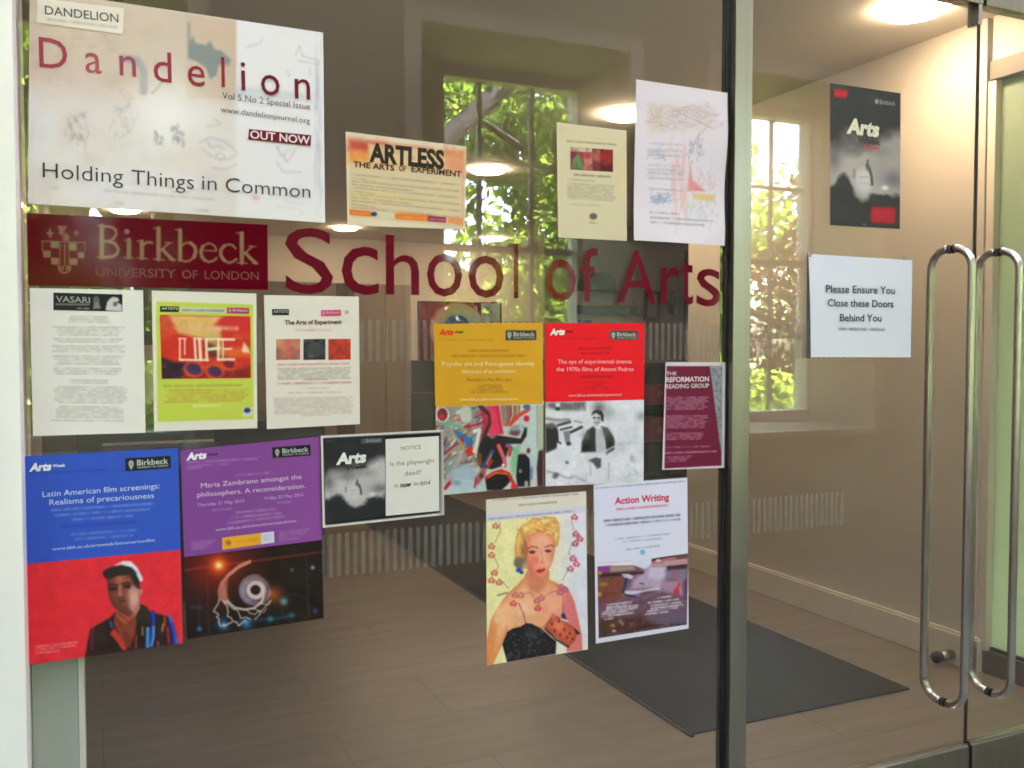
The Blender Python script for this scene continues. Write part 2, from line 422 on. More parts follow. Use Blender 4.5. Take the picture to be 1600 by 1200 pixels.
# --- glass line: pier at the left, header above
thing1('wall_pier', MB().box(-3.3, -.132, -.10, .18, 0, 5.05, .004), WHITEP, 'white painted pier at the left end of the glass screen', 'wall')
thing1('wall', MB().box(-.13, 7.8, -.09, .19, 2.80, 5.05), LOBBYP, 'painted wall over the glass screen and doors', 'wall')
thing1('wall', MB().box(3.44, 7.8, -.09, .19, 0, 2.798), LOBBYP, 'painted wall beyond the right hand door', 'wall')
thing1('door_header', MB().box(-.13, 3.438, -.055, .055, 2.575, 2.799, .003), STEEL, 'brushed metal beam over the glass screen and doors', 'beam')
# skirting
sk = MB()
for x0, x1, y0, y1 in ((3.440, 3.459, .70, 2.89),):
    sk.box(x0, x1, y0, y1, .001, .138, .003); sk.box(x0+.006, x1, y0, y1, .139, .150, .003)
sk.box(3.44, 3.62, .695, .718, .001, .140, .003)
thing1('skirting_board', sk, TRIMP, 'cream moulded skirting board at the foot of the side wall', 'skirting board')

# --- green frosted side light between the side wall and the doors
g = empty('side_window', (3.5, .45, 0), 'frosted green glass side panel behind the right hand door', 'window')
m, N, L, b = nodes('frosted_green_glass')
b.inputs['Base Color'].default_value = (.26, .30, .22, 1); b.inputs['Roughness'].default_value = .35
tr = N.new('ShaderNodeBsdfTranslucent'); tr.inputs[0].default_value = (.30, .36, .27, 1)
no = N.new('ShaderNodeTexNoise'); no.inputs['Scale'].default_value = 3
cr = N.new('ShaderNodeValToRGB'); cr.color_ramp.elements[0].color = (.40, .48, .35, 1); cr.color_ramp.elements[1].color = (.50, .56, .43, 1)
tcx = N.new('ShaderNodeTexCoord'); L.new(tcx.outputs['Object'], no.inputs['Vector'])
L.new(no.outputs['Fac'], cr.inputs[0]); L.new(cr.outputs[0], b.inputs['Base Color'])
mx = N.new('ShaderNodeMixShader'); mx.inputs[0].default_value = .5
L.new(b.outputs[0], mx.inputs[1]); L.new(tr.outputs[0], mx.inputs[2]); L.new(mx.outputs[0], N['Material Output'].inputs[0])
MB().box(3.50, 3.515, .21, .69, .115, 2.53).build('frosted_pane', m, g)
MB().box(3.47, 3.56, .205, .70, .001, .10, .003).build('base_rail', mat('brown_metal', (.12, .085, .06), .5, 0, .1, 8), g)
MB().box(3.49, 3.53, .205, .70, .1005, .1145).build('rubber_seal', GASKET, g)
MB().box(3.455, 3.56, .205, .70, 2.531, 2.61, .003).build('head_rail', mat('grey_brown_rail', (.16, .14, .10), .5), g)
MB().box(3.47, 3.56, .205, .70, 2.612, 2.798).build('upper_panel', WALLP, g)
MB().box(3.462, 3.54, .675, .712, .1, 2.53, .002).build('jamb', TRIMP, g)

# ================================================================== GLASS SCREEN AND DOORS
FILM = film_mat('frosted_film', (.30, .28, .25), .30)
def strips(x0, x1, name, parent):
    for za, zb in ((1.372, 1.466), (.885, .982)):
        V, Fq = [], []; x = x0
        while x < x1:
            k = len(V); V += [(x, -.0064, za), (x+.0098, -.0064, za), (x+.0098, -.0064, zb), (x, -.0064, zb)]; Fq.append((k, k+1, k+2, k+3))
            x += .0188
        raw_mesh(name, V, Fq, FILM, parent)
gs = empty('glass_screen', (-.13, 0, 0), 'big clear fixed glass pane covered in posters, left of the steel post', 'glass pane')
MB().box(-.128, 1.552, -.005, .005, .052, 2.573).build('pane', GLASS, gs)
MB().box(-.13, 1.552, -.025, .025, .001, .05, .002).build('floor_channel', STEEL, gs)
MB().box(1.5535, 1.5665, -.007, .012, .051, 2.573).build('rubber_gasket', GASKET, gs)
strips(.30, 1.54, 'frosted_band', gs)
thing1('steel_post', MB().box(1.567, 1.624, -.03, .03, .001, 2.574, .002), STEEL, 'upright brushed steel post between the poster pane and the doors', 'post')

def door(x0, x1, hx, label, band):
    d = empty('glass_door', (x0, 0, 0), label, 'door')
    MB().box(x0+.003, x1-.003, -.006, .006, .142, 2.462).build('pane', GLASS, d)
    br = MB().box(x0+.003, x1-.003, -.022, .022, .012, .134, .002); br.build('bottom_rail', STEEL, d)
    MB().box(x0+.003, x1-.003, -.014, .014, .1345, .1415, .001).build('glazing_bead', STEELB, d)
    MB().box(x0+.003, x1-.003, -.022, .022, 2.4625, 2.57, .002).build('top_rail', STEEL, d)
    r, zb, zt, so_ = .0125, .285, 1.708, .076
    for sgn, nm in ((-1, 'pull_handle'), (1, 'pull_handle')):
        pts = []
        for k in range(13):
            a = math.pi/2*k/12; q = .062
            pts.append((hx, sgn*(.0085+(so_-.0085-q)*0+ (so_-.0085-q)*(1 if k else 0) + q*math.sin(a)) , zt-q+q*math.cos(a)))
        pts[0] = (hx, sgn*.0085, zt)
        low = [(p[0], p[1], zb+zt-p[2]) for p in pts[::-1]]
        h = MB().tube(pts+low, r, 16).build(nm, STEELB, d, True)
        cb = MB()
        for z in (zt, zb): cb.tube([(hx, sgn*.0062, z), (hx, sgn*.0085, z)], .0145, 16)
        f = cb.build('fixing_washer', GASKET, None); f.parent = h; f.matrix_parent_inverse = h.matrix_parent_inverse.copy(); f.matrix_parent_inverse = Matrix.Identity(4)
        f.matrix_parent_inverse = (Matrix.Translation(-Vector(d.location)) @ Matrix.Identity(4)).inverted() @ Matrix.Translation(-Vector(d.location))
    if band: strips(x0+.012, 1.98, 'frosted_band', d)
    return d
d1 = door(1.627, 2.517, 2.419, 'clear glass door carrying the white close these doors notice, long steel pull handle at its right', True)
d2 = door(2.525, 3.40, 2.628, 'clear glass door at the right edge, empty of notices, long steel pull handle at its left', False)
MB().box(2.5175, 2.5245, -.004, .004, .012, 2.57).build('brush_seal', GASKET, d2)
MB().box(2.495, 2.512, -.02, .02, 2.40, 2.4615, .002).build('lock_lug', STEELB, d1)
thing1('door_jamb', MB().box(3.403, 3.437, -.03, .03, .001, 2.574, .002), STEEL, 'steel jamb at the far right of the glass doors', 'jamb')

# ================================================================== LOBBY BEHIND THE CAMERA (seen mirrored in the glass)
YW0, YW1 = -3.72, -2.95                       # outer and inner face of the thick window wall
ops = [(-2.9, -1.55), (-.90, .45), (1.69, 3.05), (3.74, 5.10)]  # the first opening is an unseen extra, added to let in more daylight
ZS, ZT = .835, 3.24
wl = MB(); xs = -3.4
for a, b_ in ops:
    wl.box(xs, a, YW0, YW1, 0, 5.05); wl.box(a, b_, YW0, YW1, 0, ZS); wl.box(a, b_, YW0, YW1, ZT, 5.05); xs = b_
wl.box(xs, 7.8, YW0, YW1, 0, 5.05)
thing1('wall', wl, LOBBYP, 'thick cream lobby wall with deep window recesses, mirrored in the glass', 'wall')
thing1('wall', MB().box(7.801, 7.95, YW0, .19, 0, 5.05), LOBBYP, 'end wall of the lobby to the right, outside the photograph', 'wall')
thing1('wall', MB().box(-3.55, -3.401, YW0, .18, 0, 5.05), LOBBYP, 'end wall of the lobby to the left, outside the photograph', 'wall')
sills = MB()
wlab = ['tall sash window far to the left of the lobby, outside the photograph', 'tall sash window whose mirror image lies behind the big white top left poster',
        'tall sash window mirrored in the middle of the poster pane, green trees behind it', 'tall sash window mirrored in the glass door beside the steel post']
for (a, b_), lb in zip(ops, wlab):
    wn = empty('sash_window', ((a+b_)/2, YW0, ZS), lb, 'window', 'sash windows of the lobby')
    fr = MB(); gl = a+.37; gr = b_-.02
    fr.box(a+.001, gl, YW0+.01, YW0+.15, ZS+.001, ZT-.001, .004); fr.box(gr, b_-.001, YW0+.01, YW0+.15, ZS+.001, ZT-.001)
    fr.box(gl, gr, YW0+.02, YW0+.14, ZS+.001, .92); fr.box(gl, gr, YW0+.02, YW0+.14, 3.16, ZT-.001)
    fr.build('frame', TRIMP, wn)
    bars = MB(); w_ = gr-gl
    for t in (.28, .675): bars.box(gl+w_*t-.014, gl+w_*t+.014, YW0+.05, YW0+.09, .92, 3.16)
    for z, hz in ((2.64, .012), (2.065, .022), (1.49, .012)): bars.box(gl, gr, YW0+.045, YW0+.085, z-hz, z+hz)
    bars.build('glazing_bars', mat('bar_paint', (.30, .27, .2), .5), wn)
    MB().box(gl, gr, YW0+.062, YW0+.066, .92, 3.16).build('pane', WGLASS, wn)
    MB().box(a-.05, b_+.05, YW1-.02, YW1+.05, ZS-.045, ZS-.001, .004).build('sill', TRIMP, wn)
    am = MB(); am.box(a-.10, a-.002, YW1+.001, YW1+.03, ZS, 3.33, .004); am.box(b_+.002, b_+.10, YW1+.001, YW1+.03, ZS, 3.33, .004)
    am.box(a-.0015, b_+.0015, YW1+.001, YW1+.03, ZT+.001, 3.33); am.build('architrave', TRIMP, wn)

# ================================================================== GARDEN OUTSIDE THE LOBBY WINDOWS
def leafmat(name, c0, c1, c2):
    m, N, L, b = nodes(name)
    tc = N.new('ShaderNodeTexCoord'); no = N.new('ShaderNodeTexNoise'); no.inputs['Scale'].default_value = 2.2; no.inputs['Detail'].default_value = 8
    L.new(tc.outputs['Object'], no.inputs['Vector'])
    cr = N.new('ShaderNodeValToRGB'); e = cr.color_ramp.elements
    e[0].position = .34; e[0].color = (*c0, 1); e[1].position = .66; e[1].color = (*c2, 1); k = e.new(.5); k.color = (*c1, 1)
    L.new(no.outputs['Fac'], cr.inputs[0]); L.new(cr.outputs[0], b.inputs['Base Color']); b.inputs['Roughness'].default_value = .55; b.inputs['Specular IOR Level'].default_value = .2
    t = N.new('ShaderNodeBsdfTranslucent'); mc = N.new('ShaderNodeMix'); mc.data_type = 'RGBA'; mc.blend_type = 'MULTIPLY'; mc.inputs[0].default_value = 1
    mc.inputs[7].default_value = (1.7, 1.75, 1.2, 1); L.new(cr.outputs[0], mc.inputs[6]); L.new(mc.outputs[2], t.inputs[0])
    mx = N.new('ShaderNodeMixShader'); mx.inputs[0].default_value = .6
    L.new(b.outputs[0], mx.inputs[1]); L.new(t.outputs[0], mx.inputs[2]); L.new(mx.outputs[0], N['Material Output'].inputs[0])
    return m
LG = leafmat('lime_leaves', (.04, .075, .014), (.095, .15, .025), (.165, .21, .040))
LR = leafmat('copper_leaves', (.03, .018, .012), (.055, .032, .018), (.085, .05, .025))
BARK = mat('bark', (.03, .025, .02), .9, 0, .3, 12, .6, 25)
def leaves(rng, centres, rad, n, size, squash=.75):
    c = np.asarray(centres)[rng.integers(0, len(centres), n)]; r = np.asarray(rad)
    d = rng.normal(size=(n, 3)); d /= np.linalg.norm(d, axis=1)[:, None]
    p = c+d*(r*rng.uniform(.35, 1.05, (n, 1))**.6)*np.array((1, 1, squash))
    a = rng.normal(size=(n, 3)); a /= np.linalg.norm(a, axis=1)[:, None]
    b = np.cross(a, rng.normal(size=(n, 3))); b /= np.linalg.norm(b, axis=1)[:, None]
    s = (size*rng.uniform(.6, 1.3, (n, 1)))
    V = np.stack((p-a*s, p+b*s*.55, p+a*s, p-b*s*.55), 1).reshape(-1, 3)
    return V, np.arange(n*4).reshape(-1, 4)
def tree(x, y, h, spread, n, mleaf, label, seed, low=.25, limbs=7, size=.085, group='garden trees'):
    rng = np.random.default_rng(seed); t = empty('tree', (x, y, -.15), label, 'tree', group)
    tb = MB(); tb.tube([(x, y, -.25), (x+.05, y, h*.25), (x-.08, y+.05, h*.5), (x+.1, y, h*.8)], [.24, .19, .14, .04], 10)
    cs = []
    for k in range(limbs):
        a = k*2.4+rng.uniform(-.4, .4); z0 = h*rng.uniform(low*.8, .7); L_ = spread*rng.uniform(.6, 1)
        e = np.array((x+math.cos(a)*L_, y+math.sin(a)*L_, z0+L_*rng.uniform(.3, .9)))
        tb.tube([(x, y, z0), (x+math.cos(a)*L_*.5, y+math.sin(a)*L_*.5, z0+L_*.22), tuple(e)], [.10, .06, .02], 7)
        cs.append(e)
    for k in range(26):
        a = rng.uniform(0, 6.28); rr = spread*rng.uniform(.1, 1)**.6; z = h*rng.uniform(low, 1.0)
        f = math.sin(math.pi*np.clip((z/h-low*.6)/(1.1-low*.6), .08, 1))
        cs.append(np.array((x+math.cos(a)*rr*(.45+.6*f), y+math.sin(a)*rr*(.45+.6*f), z)))
    tb.build('trunk', BARK, t, True)
    V, Fq = leaves(rng, cs, .75, n, size); raw_mesh('crown', V, Fq, mleaf, t)
    return t
tree(6.6, -9.6, 7.5, 2.7, 15000, LG, 'leafy green tree with a leaning limb, mirrored in the middle of the poster pane', 3, .12)
tree(.6, -11.2, 8, 2.8, 18000, LG, 'leafy green tree at the left of the garden, mirrored beside the white pier', 5, .15)
tree(9.3, -13.5, 9, 3.0, 15000, LG, 'tall green tree behind the others, between two mirrored windows', 8, .12)
tree(-2.5, -9.5, 7, 2.6, 7000, LG, 'green tree outside the far left lobby windows', 15, .15)
tree(11.6, -10.9, 4.1, 2.0, 9000, LR, 'copper leaved tree mirrored in the glass door', 11, .1, size=.075)
tree(15.5, -13.5, 5.6, 2.2, 6000, LG, 'small green tree beyond the copper tree, mirrored in the glass door', 21, .12)
lt = empty('leaning_tree', (1.5, -6.1, -.25), 'dark leaning tree close to the lobby, its bough crossing the mirrored window', 'tree')
MB().tube([(1.3, -6.1, -.3), (1.35, -6.1, .8), (1.6, -6.1, 1.8), (2.3, -6.1, 2.72), (3.05, -6.1, 3.40), (3.68, -6.15, 3.98), (4.5, -6.2, 4.75), (5.2, -6.3, 5.6)], [.17, .15, .135, .115, .10, .09, .07, .03], 12).build('trunk', mat('dark_bark', (.012, .010, .008), .9, 0, .3, 12, .6, 25), lt, True)  # bark colour darkened to stand in for the bough's backlit shade
rng = np.random.default_rng(77)
V, Fq = leaves(rng, [(4.6, -6.4, 5.3), (5.3, -6.6, 5.6), (3.6, -6.8, 5.3), (5.9, -6.2, 5.0), (2.6, -6.7, 5.0), (1.6, -6.5, 5.1)], .75, 4200, .07); raw_mesh('crown', V, Fq, LG, lt)
def hedge(x0, x1, y, h, n, seed):
    rng = np.random.default_rng(seed)
    cs = np.column_stack((rng.uniform(x0, x1, 60), y+rng.uniform(-.4, .4, 60), rng.uniform(0, h, 60)))
    V, Fq = leaves(rng, cs, .45, n, .06); o = raw_mesh('hedge', V, Fq, LG)
    return tag(o, 'clipped green hedge along the garden outside the lobby windows', 'hedge', kind='thing')
hedge(-5, 20, -8.2, 1.25, 16000, 4)
def woodland():
    rng = np.random.default_rng(31); n = 150
    x = rng.uniform(-14, 13, n); z = rng.uniform(.2, 8.5, n); z *= np.where(x > 10, .5, 1)
    cs = np.column_stack((x, -17+rng.uniform(-1.5, 1.5, n), z)); V, Fq = leaves(rng, cs, 1.5, 60000, .17)
    return tag(raw_mesh('woodland', V, Fq, LG), 'green mass of trees closing the far side of the garden', 'woodland', kind='stuff')
woodland()
gm = mat('lawn_grass', (.06, .095, .02), .9, 0, .35, 1.2, .5, 40)
tag(MB().box(-150, 150, -160, 150, -.35, -.25).build('ground', gm), kind='structure')

# ================================================================== HALL FURNISHINGS
mg = empty('runner_mat', (1.95, .67, 0), 'long dark grey entrance mat on the hall floor', 'mat')
MB().box(1.945, 3.02, .672, 6.3, .0012, .0085, .002).build('pile', mat('mat_pile', (.015, .0115, .008), .95, 0, .25, 60, .5, 400), mg)
MB().box(1.930, 1.9445, .657, 6.315, .001, .0065, .001).build('edging', GASKET, mg)

LAMP = emit_mat('lamp_diffuser', (1, .75, .52), 1.45)
def lamp(px, py):
    P = at_z(px, py, 2.765); x, y = float(P[0]), float(P[1])
    l = empty('ceiling_lamp', (x, y, 2.8), 'x', 'ceiling lamp', 'round ceiling lamps of the hall')
    o = MB().lathe([(.141, 2.799), (.1415, 2.795), (.1395, 2.794), (.139, 2.799)], x, y).build('trim_ring', WHITEP, l, True)
    o = MB().lathe([(.1385, 2.797), (.137, 2.786), (.118, 2.773), (.085, 2.766), (.05, 2.763), (0, 2.762)], x, y).build('glowing_diffuser', LAMP, l, True)
    return l
for (px, py), lb in zip(((1428, 24), (978, 186), (762, 271), (605, 323), (540, 360), (772, 376), (195, 333)),
    ('large glowing round ceiling lamp nearest the doors, at the top of the glass door', 'glowing round ceiling lamp beside the curled drawing sheet',
     'glowing round ceiling lamp at the right edge of the artless poster', 'round ceiling lamp hidden behind the lower left corner of the artless poster', 'glowing round ceiling lamp over the letters School',
     'faint round ceiling lamp below the artless poster, in the mirrored trees', 'glowing round ceiling lamp peeping over the maroon banner')):
    lamp(px, py)['label'] = lb

DARK = mat('navy_laminate', (.014, .016, .036), .35, 0, .15, 5)
DARK2 = mat('black_laminate', (.018, .017, .016), .5, 0, .15, 5)
WOOD = mat('pale_wood_panel', (.30, .235, .17), .5, 0, .08, 3, .03, 60, stretch=(7, 7, .35))
WOODD = mat('dark_wood_edge', (.10, .075, .05), .5, 0, .2, 4, stretch=(8, 8, .4))
rd = empty('reception_desk', (.5, 3.2, 0), 'dark navy reception desk behind the lower left posters', 'desk')
MB().box(-.10, 1.20, 3.25, 4.0, .08, .955, .004).build('front_panel', DARK, rd)
MB().box(-.13, 1.235, 3.2, 4.05, .956, .995, .006).build('desk_top', DARK, rd)
MB().box(-.06, 1.17, 3.30, 3.98, .001, .079).build('plinth', DARK2, rd)
tr_ = MB(); tr_.prism([(.02, .80), (.57, .80), (.60, .90), (.02, .90)], 3.11, 3.2495); tr_.build('leaflet_tray', mat('glossy_navy', (.06, .07, .12), .2, 0, .1, 8), rd)
MB().box(.02, .57, 3.105, 3.13, .9005, .915, .002).build('tray_lip', STEELB, rd)
mo = empty('monitor', (.45, 3.6, .995), 'white backed computer monitor standing on the reception desk', 'monitor')
MB().box(.24, .76, 3.60, 3.63, 1.10, 1.42, .006).build('screen', WHITEP, mo)
MB().box(.46, .54, 3.625, 3.65, 1.0, 1.2).build('stand', STEEL, mo); MB().box(.38, .62, 3.55, 3.72, .9955, 1.006, .002).build('foot', STEEL, mo)

# panelled partition behind the desk
pt = empty('wood_partition', (2.2, 5.6, 0), 'pale wood panelled partition between the desk and the dark cabinet', 'partition')
for x0, x1, mm in ((-.38, .70, WOODD), (.704, 1.84, WOOD), (1.844, 1.93, WOODD), (1.99, 2.26, WOOD), (2.264, 2.49, WOOD)):
    MB().box(x0, x1, 5.60, 5.66, .001, 1.95, .003).build('panel', mm, pt)
MB().box(1.9305, 1.9895, 5.59, 5.67, .001, 1.97, .003).build('post', WOODD, pt)

# low dark cabinet with a colourful leaflet board on it
def X_at(px, Y): return float(at_y(px, 560, Y)[0])
def Z_at(px, py, Y): return float(at_y(px, py, Y)[2])
YC = 6.5
cx0, cx1, ct = X_at(646, YC), X_at(846, YC), Z_at(700, 563, YC)
cb = empty('black_cabinet', ((cx0+cx1)/2, YC, 0), 'tall black cabinet half hidden behind the yellow poster', 'cabinet')
MB().box(cx0, cx1, YC, YC+.45, .08, ct-.03, .005).build('body', DARK2, cb)
MB().box(cx0-.02, cx1+.02, YC-.02, YC+.47, ct-.0295, ct, .004).build('cabinet_top', DARK2, cb)
MB().box(cx0+.04, cx1-.04, YC+.03, YC+.42, .001, .0795).build('plinth', GASKET, cb)
fl = MB(); fl.prism([(cx0-.20, .98), (cx0+.25, .98), (cx0+.25, .45), (cx0-.08, .45)], YC-.22, YC-.005); fl.build('leaflet_bin', DARK2, cb)
YB = YC+.1
q = [(655, 472), (783, 472), (783, 562), (655, 562)]
lb2 = empty('leaflet_board', tuple(at_y(655, 562, YB)), 'red display board with a rainbow ring and a white card, standing behind the yellow poster', 'display board')
v = Cv(q, YB, .006).fill((150, 22, 22))
v.put(v.n(14, 3)*.5, (190, 50, 30)); v.poly([(655, 503), (700, 503), (700, 562), (655, 562)], (120, 10, 20), .7)
v.ell((714, 514), 43, 42, (240, 150, 150)); v.ell((716, 514), 40, 39, (245, 225, 190)); v.ell((722, 520), 38, 40, (215, 235, 245), .9, 8)
v.ell((702, 520), 18, 34, (245, 160, 160), .6, 16); v.ell((712, 492), 24, 12, (235, 240, 190), .7, 10)
v.ell((714, 513), 21, 21, (75, 125, 230)); v.build('printed_face', lb2, GLOSSY)
xa, xb = X_at(655, YB), X_at(783, YB); za, zb_ = Z_at(655, 562, YB), Z_at(655, 472, YB)
MB().box(xa-.01, xb+.01, YB+.003, YB+.03, ct+.001, zb_+.012, .003).build('backing', DARK2, lb2)
vv = Cv([(752, 474), (781, 474), (781, 505), (752, 505)], YB-.012, .006).fill((215, 225, 245)); vv.rows((756, 492), (776, 492), 3, (150, 160, 180), .5, 2)
vv.build('white_card', lb2)
tx = Txt(YB-.016); tx.add('Arts', (755, 483), (768, 483), 5, (225, 60, 120), .03, .2); tx.add('Week', (758, 489), (770, 489), 4, (90, 90, 110), .02); tx.build('card_lettering', lb2)

# things on the taupe rear wall
YR = 7.14
nb = empty('notice_board', tuple(at_y(890, 512, YR)), 'long pale notice board on the rear wall, under the letters of', 'notice board')
xa, xb = X_at(884, YR), X_at(1000, YR); zt_, zb_ = Z_at(940, 455, YR), Z_at(940, 512, YR)
MB().box(xa, xb, YR-.03, YR-.001, zb_, zt_, .003).build('board', mat('board_felt', (.40, .33, .26), .8, 0, .08, 9), nb)
MB().box(xa+.12, xb-.03, YR-.05, YR-.031, Z_at(940, 492, YR), Z_at(940, 478, YR), .002).build('leaflet_rail', DARK2, nb)
v = Cv([(888, 500), (940, 500), (940, 509), (888, 509)], YR-.036, .01).fill((170, 170, 175)); v.poly([(903, 498), (924, 498), (924, 512), (903, 512)], (60, 60, 200)); v.build('leaflets', nb)
hp = empty('wall_speaker', tuple(at_y(922, 458, YR)), 'dark dome topped box on the notice board, behind the letter f', 'speaker')
px0, px1 = X_at(902, YR), X_at(942, YR); zz0, zz1 = Z_at(922, 456, YR), Z_at(922, 428, YR); xm = (px0+px1)/2; rr_ = (px1-px0)/2
MB().prism([(px0, zz0), (px1, zz0)]+[(xm+rr_*math.cos(a), zz0+(zz1-zz0)*(.35+.65*math.sin(a))) for a in np.linspace(0, math.pi, 14)], YR-.28, YR-.002).build('body', DARK2, hp)
MB().box(px0+.04, px1-.04, YR-.29, YR-.2805, zz0+.02, zz0+(zz1-zz0)*.4).build('grille', GASKET, hp)
pf = empty('picture_frame', tuple(at_y(1005, 500, YR)), 'dark framed picture on the rear wall, behind the letter A', 'picture frame')
xa, xb, zb_, zt_ = X_at(1005, YR), X_at(1029, YR), Z_at(1017, 500, YR), Z_at(1017, 455, YR)
f = MB(); t = .035
f.box(xa, xb, YR-.03, YR-.001, zb_, zb_+t); f.box(xa, xb, YR-.03, YR-.001, zt_-t, zt_); f.box(xa, xa+t, YR-.03, YR-.001, zb_+t, zt_-t); f.box(xb-t, xb, YR-.03, YR-.001, zb_+t, zt_-t)
f.build('frame', mat('mahogany', (.06, .025, .02), .4), pf)
MB().box(xa+t, xb-t, YR-.012, YR-.001, zb_+t, zt_-t).build('print', mat('mount_card', (.34, .30, .27), .6, 0, .2, 20), pf)
wl2 = empty('wall_lamp', tuple(at_y(1045, 480, YR)), 'small black leaf shaped wall fitting right of the picture frame', 'wall fitting')
Pw = at_y(1044, 474, YR); MB().lathe([(0, 0), (.07, .05), (.10, .14), (.06, .24), (0, .30)], 0, 0, 14).build('shade', DARK2, wl2, True).matrix_parent_inverse = Matrix.Identity(4)
MB().box(-.02, .02, .08, .0, .10, .14).build('bracket', DARK2, wl2).matrix_parent_inverse = Matrix.Identity(4)
wl2.location = (float(Pw[0]), YR-.105, float(Pw[2])-.15)
pl = thing1('fire_door_edge', MB().box(X_at(1068, YR), X_at(1076, YR), YR-.06, YR-.001, Z_at(1070, 512, YR), Z_at(1070, 392, YR), .003), DARK2, 'narrow dark upright strip on the rear wall at the corner of the side wall', 'trim strip')
# low bookcase with red boxes
YL = 5.95
xa, xb, zt_ = X_at(992, YL), X_at(1092, YL), Z_at(1030, 568, YL)
bc = empty('low_bookcase', (xa, YL, 0), 'low black bookcase behind the maroon reading group poster', 'bookcase')
b_ = MB(); b_.box(xa, xb, YL+.36, YL+.38, .06, zt_-.03)
for x in (xa, (xa+xb)/2, xb-.03): b_.box(x, x+.03, YL, YL+.3595, .06, zt_-.0305)
b_.build('carcass', DARK2, bc); MB().box(xa-.02, xb+.02, YL-.02, YL+.4, zt_-.03, zt_, .003).build('bookcase_top', DARK2, bc)
for z in (.06, .42, .80):
    MB().box(xa+.031, (xa+xb)/2-.001, YL+.01, YL+.359, z, z+.025).build('shelf', DARK2, bc); MB().box((xa+xb)/2+.031, xb-.031, YL+.01, YL+.359, z, z+.025).build('shelf', DARK2, bc)
RED = mat('red_card', (.30, .012, .015), .5, 0, .1, 8)
for (x_, z_, h_), lb in zip(((X_at(1016, YL), .826, .20), (X_at(1016, YL), .446, .24)), ('red file box on the upper shelf of the black bookcase', 'red file box on the lower shelf of the black bookcase')):
    fb = empty('file_box', (x_, YL, z_), lb, 'file box', 'red file boxes')
    MB().box(x_, x_+.26, YL+.015, YL+.30, z_, z_+h_, .004).build('body', RED, fb)
    MB().box(x_+.10, x_+.16, YL+.010, YL+.0145, z_+.08, z_+.14).build('label_plate', mat('box_label', (.3, .08, .07), .5), fb)
# door stop on the floor by the side wall
ds = empty('door_stop', (3.33, .82, 0), 'small steel and rubber door stop on the floor at the skirting', 'door stop')
MB().tube([(3.435, .82, .045), (3.36, .82, .045)], .022, 16).build('barrel', STEEL, ds, True)
MB().tube([(3.3595, .82, .045), (3.335, .82, .045)], .026, 16).build('rubber_buffer', GASKET, ds, True)
# pale box at the bottom left, just inside the pane
fb = empty('floor_box', (-.06, .1, 0), 'pale grey boxed in column base just inside the glass, below the blue poster', 'boxing')
GREYP = mat('pale_grey_paint', (.50, .51, .49), .5, 0, .05, 4)
MB().box(-.131, -.0455, .03, .16, .001, .80, .002).build('body', GREYP, fb)
MB().box(-.045, -.034, .027, .162, .001, .80, .002).build('edge_trim', WHITEP, fb)

# ================================================================== POSTERS AND LETTERING ON THE GLASS
YT = YP-.0005                                # lettering lies half a millimetre on the paper
YPIC = YP-.0003
def badge(parent, quad, col=(30, 32, 34), fg=(200, 205, 200), big='Birkbeck', crest=True, Y=YT, small=True):
    v = Cv(quad, Y, .0012).fill(col)
    TL, TR, BR, BL = quad
    e = .9
    for a, b in ((TL, TR), (TR, BR), (BR, BL), (BL, TL)): v.line([a, b], 1.0, tuple(min(255, c+70) for c in col), .6, 1)
    if crest:
        c = lerp(lerp(TL, TR, .13), lerp(BL, BR, .13), .5); h = (BL[1]-TL[1])
        v.ell((c[0], c[1]-h*.05), h*.20, h*.26, fg, .95, 1.2); v.ell((c[0], c[1]+h*.12), h*.12, h*.28, fg, .9, 1.2); v.ell((c[0], c[1]-h*.02), h*.07, h*.12, col, .6, 1)
    o = v.build('logo_badge', parent)
    t = Txt(Y-.0004); h = BL[1]-TL[1]; x0 = .26 if crest else .08
    a = lerp(lerp(TL, BL, .62), lerp(TR, BR, .62), x0); b = lerp(lerp(TL, BL, .62), lerp(TR, BR, .62), .94)
    t.add(big, a, b, h*.42, fg, .012)
    if small:
        a = lerp(lerp(TL, BL, .86), lerp(TR, BR, .86), x0); b = lerp(lerp(TL, BL, .86), lerp(TR, BR, .86), .94)
        t.add('UNIVERSITY OF LONDON', a, b, h*.15, fg, .0)
    t.build('badge_lettering', o)
    return o

# ---------------------------------------------------------------- maroon banner with crest
Q = [(42, 332.6), (418, 351), (419, 453), (44, 445.5)]
bn = sheet_root('banner', Q, 'maroon vinyl banner with crest and Birkbeck University of London in tan serif letters', 'banner')
MAR = (94, 5, 22); TAN = (140, 116, 82)
v = Cv(Q, YP, .00125).fill(MAR); v.soft = 1.4
z = Zm(30, 320, 8)
def st(pts, wd, col=TAN, zz=None): v.line([(zz or z)(*p) for p in pts], wd/(zz or z).k, col, 1, 1.5)
